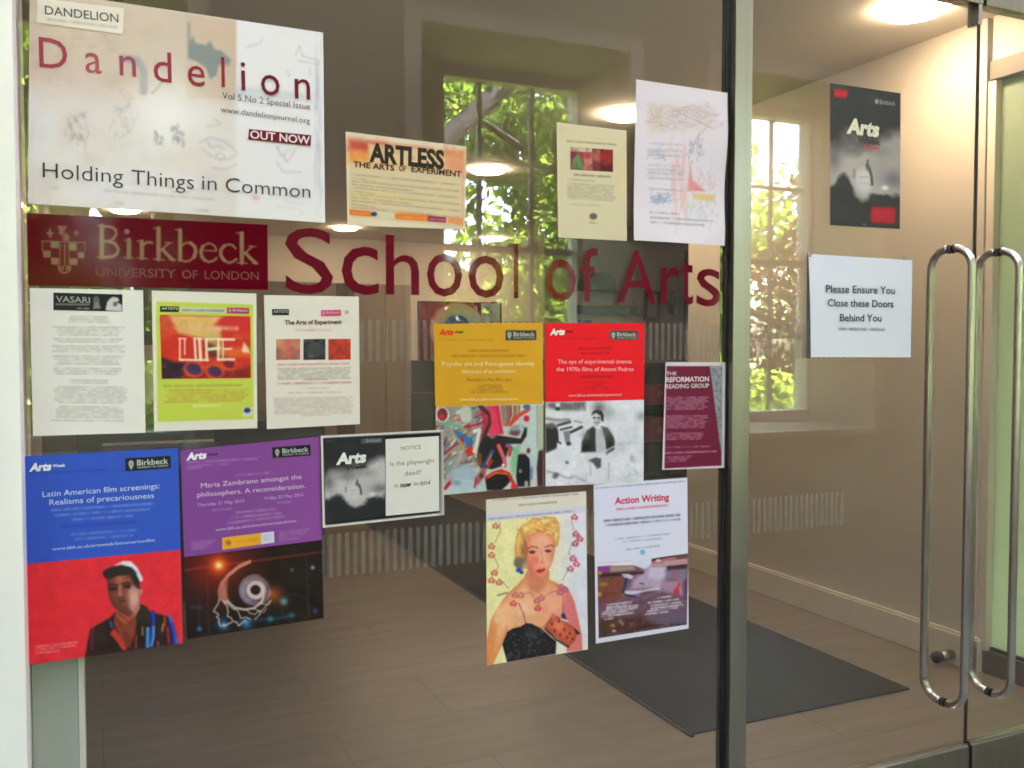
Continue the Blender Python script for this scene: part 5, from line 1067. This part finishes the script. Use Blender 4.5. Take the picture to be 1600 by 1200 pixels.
v.poly(z.L((630, 290), (645, 250), (690, 225), (750, 240), (775, 290), (770, 370), (745, 350), (735, 290)), (46, 44, 42), 1, 2); v.poly(z.L((645, 280), (690, 265), (735, 300), (740, 370), (700, 425), (665, 410), (650, 360)), (222, 222, 224), 1, 2, ((150, 150, 152), 2.5, .7)); v.gl(z(725, 360), 4, (150, 150, 152), .7, 7); v.ell(z(668, 322), 2.4, 1.4, (56, 56, 56), .9, 1.6); v.ell(z(715, 322), 2.4, 1.4, (56, 56, 56), .9, 1.6); v.ell(z(688, 378), 2.6, 1, (90, 90, 92), .9, 1.5); v.line(z.L((690, 330), (684, 356)), 1.2, (150, 150, 152), .7)
v.poly(z.L((510, 730), (520, 600), (580, 470), (650, 420), (690, 460), (690, 720)), (50, 48, 46), 1, 3, ((120, 118, 116), 3, .5)); v.gl(z(560, 680), 7, (24, 23, 22), .8); v.poly(z.L((745, 420), (820, 440), (890, 540), (905, 600), (895, 690), (810, 760), (790, 600)), (56, 54, 52), 1, 3, ((130, 128, 126), 3, .5)); v.gl(z(850, 640), 7, (28, 27, 26), .8); v.poly(z.L((680, 460), (760, 440), (790, 600), (800, 730), (690, 740), (680, 620)), (196, 196, 200), 1, 3); v.glow(z(570, 530), 7, (120, 118, 116), .6); v.glow(z(800, 490), 7, (116, 114, 112), .6); v.line(z.L((800, 710), (890, 660)), 3, (200, 200, 204), .8, 2); v.line(z.L((805, 745), (890, 690)), 3, (44, 44, 44), .9, 2)
v.poly(z.L((520, 730), (800, 740), (900, 700), (850, 1060), (620, 1070), (600, 820)), (220, 222, 228), .8, 6); v.poly(z.L((590, 820), (680, 785), (745, 800), (740, 900), (700, 920), (650, 850)), (72, 72, 72), .9, 3); v.line(z.L((615, 830), (620, 1000)), 2, (160, 162, 166), .7, 2); v.line(z.L((835, 850), (830, 1040)), 2, (160, 162, 166), .7, 2); v.line(z.L((400, 1000), (560, 1060)), 4, (150, 152, 156), .6, 4); v.ell(z(1105, 790), 3, 4, (166, 168, 172), .8, 4)
v.build('photo', r); z = Zm(680, 500, 4.848); t = Txt(YT); CW = (252, 190, 190)
t.add('The eye of experimental cinema:', z(930, 330), z(1490, 328), 6.2, CW, .0); t.add('the 1970s films of Antoni Padros', z(918, 388), z(1502, 386), 6.2, CW, 0); t.add('www.bbk.ac.uk/artsweek/experimental', z(1010, 582), z(1412, 574), 4.4, CW, 0); t.build('title_lettering', r)
t = Txt(YT); t.add('Arts', z(870, 113), z(978, 110), 9, (250, 246, 246), .05, .2); t.add('Week', z(988, 96), z(1045, 95), 3.2, (60, 6, 10), .04, .1); t.build('logo_lettering', r)
badge(r, [z(1322, 78), z(1535, 78), z(1535, 150), z(1322, 150)], (70, 66, 58), (196, 194, 184))

# ---------------------------------------------------------------- maroon reading group poster
Q = [(1040, 565.8), (1133.6, 566.2), (1131.6, 731), (1034.6, 734)]
r = sheet_root('poster', Q, 'maroon Reformation Reading Group poster with white border, beside the steel post', 'poster')
z = Zm(990, 440, 3.531); v = Cv(Q, YP, .0013).fill((216, 212, 214)); inn = z.L((182, 466), (488, 466), (485, 1015), (170, 1032)); v.poly(inn, (112, 24, 54)); v.put(((v.y > 573)&(v.y < 728)&(v.x > 1041)&(v.x < 1126))*np.clip((v.n(20, 3)-.45)*2, 0, 1)*.2, (128, 40, 66))
v.poly(z.L((420, 466), (488, 466), (486, 925), (480, 925)), (150, 158, 160)); g_ = np.clip((v.n(3.2, 5)-.45)*4, 0, 1)*.5*((v.x > 1109+(v.y-572)*.13)&(v.x < 1127.5)&(v.y > 573)&(v.y < 702)); v.put(g_, (74, 86, 92))
for y0, n_, x1 in ((640, 7, 415), (742, 7, 420), (838, 4, 395)): v.para(z(180, y0), z(x1, y0-2), n_, 3.0, 2.8, (196, 160, 176), .8, y0, .12)
v.rows(z(175, 915), z(425, 908), 3.4, (196, 160, 176), .8, 1); v.rows(z(172, 946), z(460, 936), 3.6, (206, 176, 190), .85, 2)
for k in range(3): v.rows(z(180, 970+k*12), z(320-k*14, 962+k*12), 3, (190, 150, 170), .75, 3+k)
v.build('sheet', r); t = Txt(YT); t.add('THE', z(180, 516), z(236, 516), 5.2, (214, 190, 196), .02); t.add('REFORMATION', z(178, 554), z(416, 550), 7.4, (222, 204, 208), .03); t.add('READING GROUP', z(177, 590), z(416, 584), 6.4, (214, 194, 200), .02); t.build('title_lettering', r)

# ---------------------------------------------------------------- poster of a blonde woman
Q = [(759.5, 780.5), (915.7, 767.6), (918.6, 1014.7), (760.6, 1039.8)]
r = sheet_root('poster', Q, 'cream poster picturing a blonde woman in a black strapless dress and red flower necklace', 'poster')
z = Zm(740, 720, 3.529); v = Cv(Q, YP, .0013).fill((228, 221, 204)); v.rows(z(100, 218), z(580, 182), 3.6, (120, 116, 108), .75, 1); v.rows(z(245, 245), z(460, 228), 3.6, (120, 116, 108), .8, 2); v.poly(z.L((68, 296), (622, 248), (622, 290), (70, 338)), (214, 214, 226), .8, 2); v.rows(z(80, 322), z(560, 276), 4, (130, 130, 200), .8, 3); v.build('sheet', r)
z = Zm(750, 790, 4.706)
q = [z(46, 118), z(775, 48), Q[2], Q[3]]; v = Cv(q, YPIC, .0011).fill((244, 238, 172)); v.soft = 1.3
v.put(np.clip((v.x-838)/60, 0, 1)*.9, (224, 224, 240)); v.put(np.clip((v.y-960)/70, 0, 1)*np.clip((v.x-870)/30, 0, 1)*.6, (232, 230, 204))
SK = (250, 186, 136); SKP = (236, 130, 112)
v.poly(z.L((46, 1175), (50, 1000), (80, 840), (150, 720), (200, 650), (280, 580), (330, 520), (345, 480), (510, 480), (505, 540), (560, 570), (640, 600), (690, 700), (720, 830), (745, 950), (750, 1060), (640, 1075), (640, 960), (200, 930), (150, 1050), (95, 1170)), SK, 1, 2, ((222, 122, 76), 5, .8), (z(250, 800), z(690, 900), (236, 136, 122), .7)); v.gl(z(140, 800), 12, (255, 206, 158), .8, 20); v.gl(z(330, 760), 16, (255, 208, 164), .7, 12); v.gl(z(540, 720), 14, (252, 190, 150), .6, 12); v.gl(z(400, 590), 10, (226, 136, 98), .7, 14); v.gl(z(90, 1050), 8, (238, 150, 74), .7, 24)
v.poly(z.L((640, 610), (690, 700), (720, 830), (748, 960), (750, 1060), (640, 1075), (650, 960), (600, 760)), (222, 118, 120), .85, 5); v.poly(z.L((46, 1175), (50, 1000), (90, 850), (130, 880), (90, 1170)), (222, 130, 60), .5, 6); v.poly(z.L((340, 500), (500, 510), (480, 600), (430, 640), (350, 590)), (216, 128, 90), .7, 7); v.poly(z.L((250, 820), (460, 800), (520, 860), (480, 900), (340, 860)), (236, 168, 124), .6, 8)
v.poly(z.L((262, 440), (255, 330), (265, 230), (300, 150), (380, 100), (470, 80), (550, 85), (580, 130), (585, 230), (570, 300), (540, 260), (420, 200), (340, 250), (330, 440), (310, 490)), (250, 200, 106), 1, 2.4, ((204, 126, 56), 4, .8)); v.gl(z(470, 110), 9, (255, 236, 176), .9, 5); v.gl(z(340, 160), 8, (255, 232, 160), .85, 9); v.gl(z(560, 200), 4, (255, 226, 150), .8, 12); v.gl(z(285, 280), 5, (244, 210, 130), .7, 14); v.gl(z(420, 190), 12, (214, 130, 62), .7, 4); v.gl(z(320, 330), 5, (150, 90, 60), .8, 12)
v.put(np.clip((v.n(6, 4)-.48)*5, 0, 1)*.55*((v.y < 860)&(v.y > 805)&(v.x > 805)&(v.x < 875)&(np.hypot((v.x-840)/36, (v.y-835)/32) < 1)), (206, 130, 60)); v.put(np.clip((v.n(5, 14)-.55)*5, 0, 1)*.6*(np.hypot((v.x-842)/33, (v.y-826)/18) < 1), (250, 222, 150))
v.poly(z.L((330, 300), (360, 220), (430, 195), (520, 210), (555, 290), (545, 360), (520, 440), (490, 500), (440, 535), (380, 510), (340, 450)), (250, 172, 134), 1, 2.4, ((222, 110, 84), 4, .7), (z(460, 360), z(345, 420), (232, 124, 96), .55)); v.gl(z(450, 260), 9, (255, 200, 166), .9); v.gl(z(500, 420), 7, (255, 190, 156), .8); v.gl(z(400, 395), 6, (240, 128, 108), .8); v.gl(z(460, 370), 3, (255, 206, 176), .9, 8); v.gl(z(445, 515), 5, (236, 150, 116), .7); v.poly(z.L((335, 400), (380, 420), (400, 500), (370, 510), (340, 450)), (216, 116, 92), .6, 5); v.glow(z(400, 400), 6, (232, 116, 96), .6); v.glow(z(520, 400), 5, (236, 150, 120), .5); v.glow(z(450, 270), 9, (240, 172, 134), .6)
v.line(z.L((350, 318), (385, 298), (425, 312)), 1.7, (130, 72, 48), .85); v.line(z.L((480, 305), (520, 290), (548, 300)), 1.7, (130, 72, 48), .85); v.ell(z(383, 344), 4.2, 2.0, (70, 48, 44), .9, 1.6); v.ell(z(500, 336), 4, 2.0, (80, 54, 48), .85, 1.6); v.line(z.L((360, 340), (385, 332), (408, 340)), 1.2, (60, 36, 32), .8); v.line(z.L((480, 332), (502, 325), (525, 334)), 1.2, (60, 36, 32), .8); v.line(z.L((455, 340), (462, 400), (448, 420), (470, 425)), 1.5, (200, 106, 84), .75); v.poly(z.L((412, 478), (440, 464), (452, 468), (474, 458), (480, 472), (450, 496), (425, 492)), (206, 40, 62), 1, 1.4); v.line(z.L((414, 479), (478, 470)), .8, (130, 20, 36), .7)
v.line(z.L((330, 420), (345, 330), (330, 260)), 3, (120, 80, 70), .6, 3); v.ell(z(290, 420), 9, 9, (120, 112, 96), .9, 4); v.ell(z(330, 440), 4, 5, (170, 170, 140), .8, 3); v.ell(z(285, 475), 4.4, 3.4, (52, 76, 200), 1, 2); v.ell(z(306, 492), 3, 2.4, (46, 62, 180), 1, 2)
v.poly(z.L((165, 1020), (200, 930), (240, 905), (300, 890), (340, 865), (380, 870), (440, 900), (500, 950), (560, 1000), (555, 1090), (200, 1150)), (40, 36, 40), 1, 2, ((22, 18, 20), 4, .7)); v.gl(z(380, 950), 9, (92, 88, 92), .6, 6); v.put(np.clip((v.n(4.2, 3)-.55)*6, 0, 1)*.6*((v.y > 978)&(np.abs(v.x-828) < 38)), (112, 108, 112)); v.line(z.L((285, 720), (320, 800), (335, 865)), 1.1, (80, 50, 40), .8); v.line(z.L((610, 660), (612, 790)), .9, (120, 66, 60), .6); v.line(z.L((130, 660), (200, 640)), 2.4, (90, 90, 70), .7, 2)
for k_ in range(34):
    a_ = k_*.37; cx_, cy_ = 300+(k_*53) % 270, 100+(k_*37) % 120
    if np.hypot((cx_-425)/165, (cy_-170)/95) < 1 and cy_ < 205: v.line(z.L((cx_-26, cy_+10*math.sin(a_)), (cx_, cy_-14), (cx_+26, cy_+8*math.cos(a_))), 1.5, ((206, 136, 62), (255, 230, 160), (230, 166, 84))[k_ % 3], .6, 1.8)
def flower(c, k, col, s=1.):
    for a in range(k): v.ell((z(*c)[0]+s*4.2*math.cos(a*2.4), z(*c)[1]+s*4.2*math.sin(a*2.4)), 2.7*s, 2.3*s, col, .9, 1.4); v.ell((z(*c)[0]+s*4.2*math.cos(a*2.4), z(*c)[1]+s*4.2*math.sin(a*2.4)), 1.1*s, .9*s, (240, 190, 180), .7, 1)
for c, col in (((115, 150), (196, 88, 70)), ((85, 300), (206, 76, 60)), ((85, 365), (206, 84, 66)), ((105, 495), (206, 84, 66)), ((85, 550), (212, 70, 52)), ((140, 565), (190, 84, 66)), ((695, 85), (196, 60, 84)), ((705, 210), (190, 60, 84)), ((735, 245), (206, 56, 76)), ((700, 280), (186, 64, 84)), ((685, 390), (190, 62, 84)), ((710, 430), (206, 56, 78)), ((665, 465), (182, 66, 96)), ((260, 660), (200, 100, 90)), ((245, 720), (220, 62, 60)), ((300, 660), (196, 106, 104)), ((420, 700), (196, 84, 90)), ((425, 755), (216, 46, 60)), ((450, 680), (190, 96, 110)), ((600, 600), (176, 84, 120)), ((590, 640), (186, 84, 116)), ((625, 620), (170, 80, 116))): flower(c, 5, col, .85)
for pts in ([(145, 120), (150, 190), (110, 270)], [(110, 390), (135, 440), (120, 490)], [(150, 545), (210, 610)], [(670, 110), (690, 180)], [(670, 290), (650, 350), (680, 380)], [(640, 480), (610, 550)], [(300, 650), (370, 640), (400, 680)], [(460, 680), (520, 640), (580, 620)]): v.line(z.L(*pts), 1.2, (150, 120, 100), .8)
v.poly(z.L((475, 885), (535, 800), (600, 830), (720, 920), (700, 990), (650, 1040), (560, 970)), (214, 104, 66), 1, 2, ((150, 56, 40), 4, .7)); v.gl(z(580, 880), 8, (244, 150, 100), .7); 
for p in ((530, 870), (580, 850), (620, 910), (590, 950), (660, 940), (640, 970), (680, 980), (550, 920)): v.ell(z(*p), 2, 2.6, (130, 30, 34), .85, 1.6)
v.line(z.L((480, 905), (560, 985), (650, 1040)), 3, (50, 30, 34), .9); v.poly(z.L((595, 800), (620, 785), (640, 840), (600, 830)), (54, 54, 96)); v.poly(z.L((690, 900), (740, 940), (710, 950)), (44, 40, 50)); v.ell(z(540, 812), 4, 4, (200, 130, 120), .9, 2); v.line(z.L((600, 835), (640, 850)), 3, (226, 226, 236), .8, 2)
v.build('picture', r)

# ---------------------------------------------------------------- Action Writing
Q = [(927.6, 757.7), (1073.8, 746), (1076, 982), (931, 1005.6)]
r = sheet_root('poster', Q, 'white Action Writing poster with pink title and a purple brown painting below', 'poster')
z = Zm(740, 720, 3.529); v = Cv(Q, YP, .0015).fill((224, 224, 240)); v.rows(z(668, 152), z(1170, 112), 3, (120, 120, 150), .8, 1); v.line(z.L((664, 152), (1174, 110)), .8, (150, 150, 180), .6)
v.rows(z(785, 268), z(1075, 245), 4, (216, 70, 110), .85, 2); v.rows(z(715, 332), z(1140, 298), 4.4, (84, 84, 104), .9, 3); v.rows(z(722, 356), z(1140, 322), 4.4, (84, 84, 104), .9, 4); v.rows(z(775, 432), z(1085, 402), 3, (140, 140, 166), .8, 5); v.rows(z(825, 446), z(1040, 428), 3, (140, 140, 166), .8, 6); v.rows(z(838, 490), z(1028, 468), 3, (130, 130, 156), .8, 7); v.ell(z(932, 504), 4, 4, (84, 176, 208), .95, 1.6); v.line(z.L((922, 506), (942, 502)), 1.4, (150, 214, 232), .9)
v.rows(z(690, 564), z(880, 550), 3, (226, 170, 190), .6, 8); v.build('sheet', r)
z = Zm(920, 850, 7.503); q = [z(100, 262), z(1165, 108), z(1150, 945), z(115, 1105)]
v = Cv(q, YPIC, .0011).fill((118, 84, 96)); v.soft = 1.4
v.put(np.clip((v.n(16, 3)-.42)*3, 0, 1)*.5, (92, 62, 60)); v.put(np.clip((v.n(7, 9)-.5)*4, 0, 1)*.35, (150, 120, 142)); v.poly(z.L((95, 90), (1170, 60), (1170, 105), (750, 150), (730, 250), (660, 300), (530, 250), (100, 262)), (224, 222, 238), 1, 2)
v.poly(z.L((650, 300), (730, 250), (900, 262), (900, 420), (850, 540), (640, 520), (480, 540), (520, 420)), (190, 166, 196), .9, 10); v.poly(z.L((700, 262), (905, 262), (905, 380), (800, 420), (700, 400)), (206, 196, 216), .8, 8)
v.poly(z.L((100, 265), (270, 258), (240, 330), (110, 330)), (150, 56, 140), 1, 3); v.poly(z.L((250, 262), (530, 255), (540, 300), (380, 320), (250, 330)), (176, 150, 130), .9, 4); v.poly(z.L((110, 345), (390, 330), (650, 318), (640, 350), (420, 370), (130, 400)), (66, 38, 36), 1, 3); v.poly(z.L((110, 400), (400, 380), (390, 640), (240, 660), (110, 620)), (134, 74, 52), .9, 5); v.put(np.clip((v.n(8, 12)-.5)*4, 0, 1)*.4*((v.x < 973)&(v.y > 900)&(v.y < 940)), (90, 46, 36))
v.ell(z(130, 340), 3, 3, (190, 150, 60), .9, 2); v.ell(z(170, 470), 7, 3, (176, 140, 50), .8, 3); v.ell(z(120, 590), 4, 3.4, (206, 160, 60), .9, 2); v.poly(z.L((380, 352), (460, 348), (525, 375), (500, 410), (430, 400)), (206, 204, 216), .95, 2); v.line(z.L((440, 410), (425, 480), (400, 560)), 4.4, (50, 54, 96), .95, 2); v.poly(z.L((420, 550), (620, 545), (830, 505), (830, 530), (640, 560), (560, 590), (430, 595)), (212, 206, 218), .95, 2); v.line(z.L((430, 595), (560, 620)), 3, (60, 40, 80), .9, 2); v.ell(z(570, 600), 4, 2.4, (130, 110, 190), .9, 2); v.line(z.L((600, 460), (640, 470)), 2.4, (80, 60, 84), .8, 2)
v.poly(z.L((735, 240), (740, 160), (900, 130), (1165, 108), (1160, 230), (1000, 250), (750, 265)), (184, 110, 116), .95, 2.4); v.line(z.L((750, 190), (900, 150), (1010, 135)), 3.4, (70, 30, 32), .95, 2); v.ell(z(815, 195), 4, 2.6, (214, 206, 180), .95, 2); v.poly(z.L((1020, 125), (1160, 112), (1155, 165), (1020, 180)), (96, 74, 72), .9, 3); v.line(z.L((880, 215), (1150, 190)), 3, (206, 176, 190), .8, 3); v.line(z.L((740, 245), (1000, 235), (1150, 222)), 2.6, (196, 170, 170), .9, 2); v.poly(z.L((920, 265), (1150, 235), (1150, 290), (920, 310)), (60, 44, 46), .95, 3); v.poly(z.L((905, 310), (1150, 290), (1145, 430), (910, 410)), (128, 122, 146), .9, 5); v.line(z.L((1010, 330), (1015, 390)), 5.5, (190, 84, 106), .9, 3); v.poly(z.L((850, 440), (1090, 430), (1100, 600), (880, 560)), (176, 140, 164), .9, 6); v.line(z.L((1060, 470), (1025, 560)), 4.6, (206, 56, 80), .95, 3); v.ell(z(1030, 560), 5, 5, (206, 48, 70), .9, 3); v.line(z.L((1140, 420), (1130, 640)), 4, (70, 54, 84), .8, 4)
v.poly(z.L((600, 620), (880, 540), (640, 660)), (130, 120, 140), .7, 6); v.poly(z.L((110, 880), (600, 840), (820, 980), (115, 1105)), (76, 48, 40), .9, 8); v.poly(z.L((700, 820), (1150, 770), (1150, 930), (900, 960)), (104, 92, 116), .8, 8); v.line(z.L((400, 1060), (700, 960), (1140, 940)), 3, (56, 34, 36), .8, 5); v.put(np.clip((v.n(5, 21)-.55)*5, 0, 1)*.45*(v.y > 965), (150, 110, 84)); v.ell(z(280, 955), 4, 2.4, (176, 120, 60), .9, 2); v.poly(z.L((360, 890), (410, 930), (400, 960), (350, 910)), (190, 150, 130), .8, 3); v.ell(z(295, 1020), 3, 2, (206, 196, 190), .8, 2); v.glow(z(180, 700), 6, (150, 60, 96), .6)
for y, x0, x1 in ((715, 210, 505), (745, 205, 500), (768, 200, 580), (800, 150, 575), (826, 145, 535), (855, 140, 520), (882, 180, 290)): v.rows(z(x0, y), z(x1, y-(x1-x0)*.13), 3.8, (226, 222, 232), .95, y)
for y, x0, x1 in ((632, 800, 965), (690, 690, 1060), (725, 720, 1085), (758, 720, 1105), (790, 680, 1050), (825, 650, 935)): v.rows(z(x0, y), z(x1, y-(x1-x0)*.12), 3.8, (226, 222, 232), .95, y)
v.build('picture', r); z = Zm(740, 720, 3.529)
t = Txt(YT); t.add('Action Writing', z(778, 240), z(1078, 216), 10.2, (216, 52, 96), .03); t.build('title_lettering', r)

# ---------------------------------------------------------------- on the door: smoke poster and the white notice
YD = YP-.0015
Q = [(1297, 129.5), (1407.3, 145.7), (1406, 358), (1297, 351.8)]
r = sheet_root('poster', Q, 'dark portrait Arts Week poster of a dome in smoke, on the glass door', 'poster')
v = Cv(Q, YD, .0017)
def P2(u, w_): return lerp(lerp(Q[0], Q[1], u), lerp(Q[3], Q[2], u), w_)
dome(v, P2, 110, 222, (190, 182, 172), (58, 58, 56)); z = Zm(1280, 120, 4.8)
v.poly(z.L((112, 92), (215, 100), (208, 158), (115, 152)), (186, 34, 44)); v.rows(z(120, 125), z(205, 130), 4, (220, 90, 90), .7, 1)
v.poly(z.L((400, 975), (560, 978), (575, 1000), (570, 1090), (550, 1105), (400, 1095), (385, 1070), (388, 990)), (172, 34, 48)); 
for k in range(4): v.rows(z(405, 1005+k*22), z(555, 1007+k*22), 3.6, (206, 80, 90), .6, k+2)
v.ell(z(340, 1108), 3, 1.6, (120, 130, 150), .8, 2); v.build('sheet', r)
t = Txt(YD-.0005); t.add('Arts', z(205, 418), z(445, 448), 22, (226, 216, 196), .05, .16); t.add('Week', z(285, 492), z(460, 510), 9, (70, 66, 60), .04, .1); t.add('Friday', z(335, 538), z(460, 546), 6, (206, 70, 66), .02); t.add('Birkbeck', z(455, 205), z(572, 216), 7, (150, 146, 134), .01); t.build('lettering', r)
v = Cv([z(415, 155), z(452, 160), z(450, 215), z(413, 210)], YD-.0004, .0015).fill((66, 66, 62)); v.ell(z(432, 185), 3, 4, (170, 166, 156), .9, 1.6); v.build('crest_mark', r)

Q = [(1262.5, 396.8), (1424, 406.8), (1422, 558.3), (1266.8, 558)]
r = sheet_root('notice', Q, 'white notice asking people to close these doors behind them, on the glass door', 'notice')
v = Cv(Q, YD-.004, .002).fill((222, 228, 240)); v.soft = 2
z = Zm(1100, 350, 3); v.rows(z(625, 492), z(845, 496), 4.6, (90, 92, 98), .9, 3)
v.build('sheet', r, PAPER, lambda u, w_: .002+.003*np.sin(u*2.6)*(.5+.5*w_)+.001*np.sin(w_*4+u))
t = Txt(YD-.0103)
t.add('Please Ensure You', z(572, 320), z(895, 328), 11.4, (62, 66, 76), .012); t.add('Close these Doors', z(580, 385), z(888, 391), 11.2, (62, 66, 76), .012); t.add('Behind You', z(637, 455), z(832, 457), 11, (62, 66, 76), .012); t.build('lettering', r)
slv = MB(); A = at_y(1262.5, 396.8, YD); B = at_y(1266.8, 560, YD)
slv.box(float(A[0])-.003, float(A[0])+.010, YD-.003, YD-.0005, float(B[2]), float(A[2])); slv.build('plastic_sleeve', film_mat('sleeve_film', (.10, .13, .14), .75), r)  # dark strip standing in for the sleeve's shadow along the sheet's left edge
for px, py in ((1265, 399), (1413, 404)):
    p = at_y(px, py, YD-.0105); MB().box(float(p[0])-.007, float(p[0])+.007, YD-.0110, YD-.0104, float(p[2])-.004, float(p[2])+.008).build('clear_tape', film_mat('tape_film', (.35, .36, .36), .55), r)
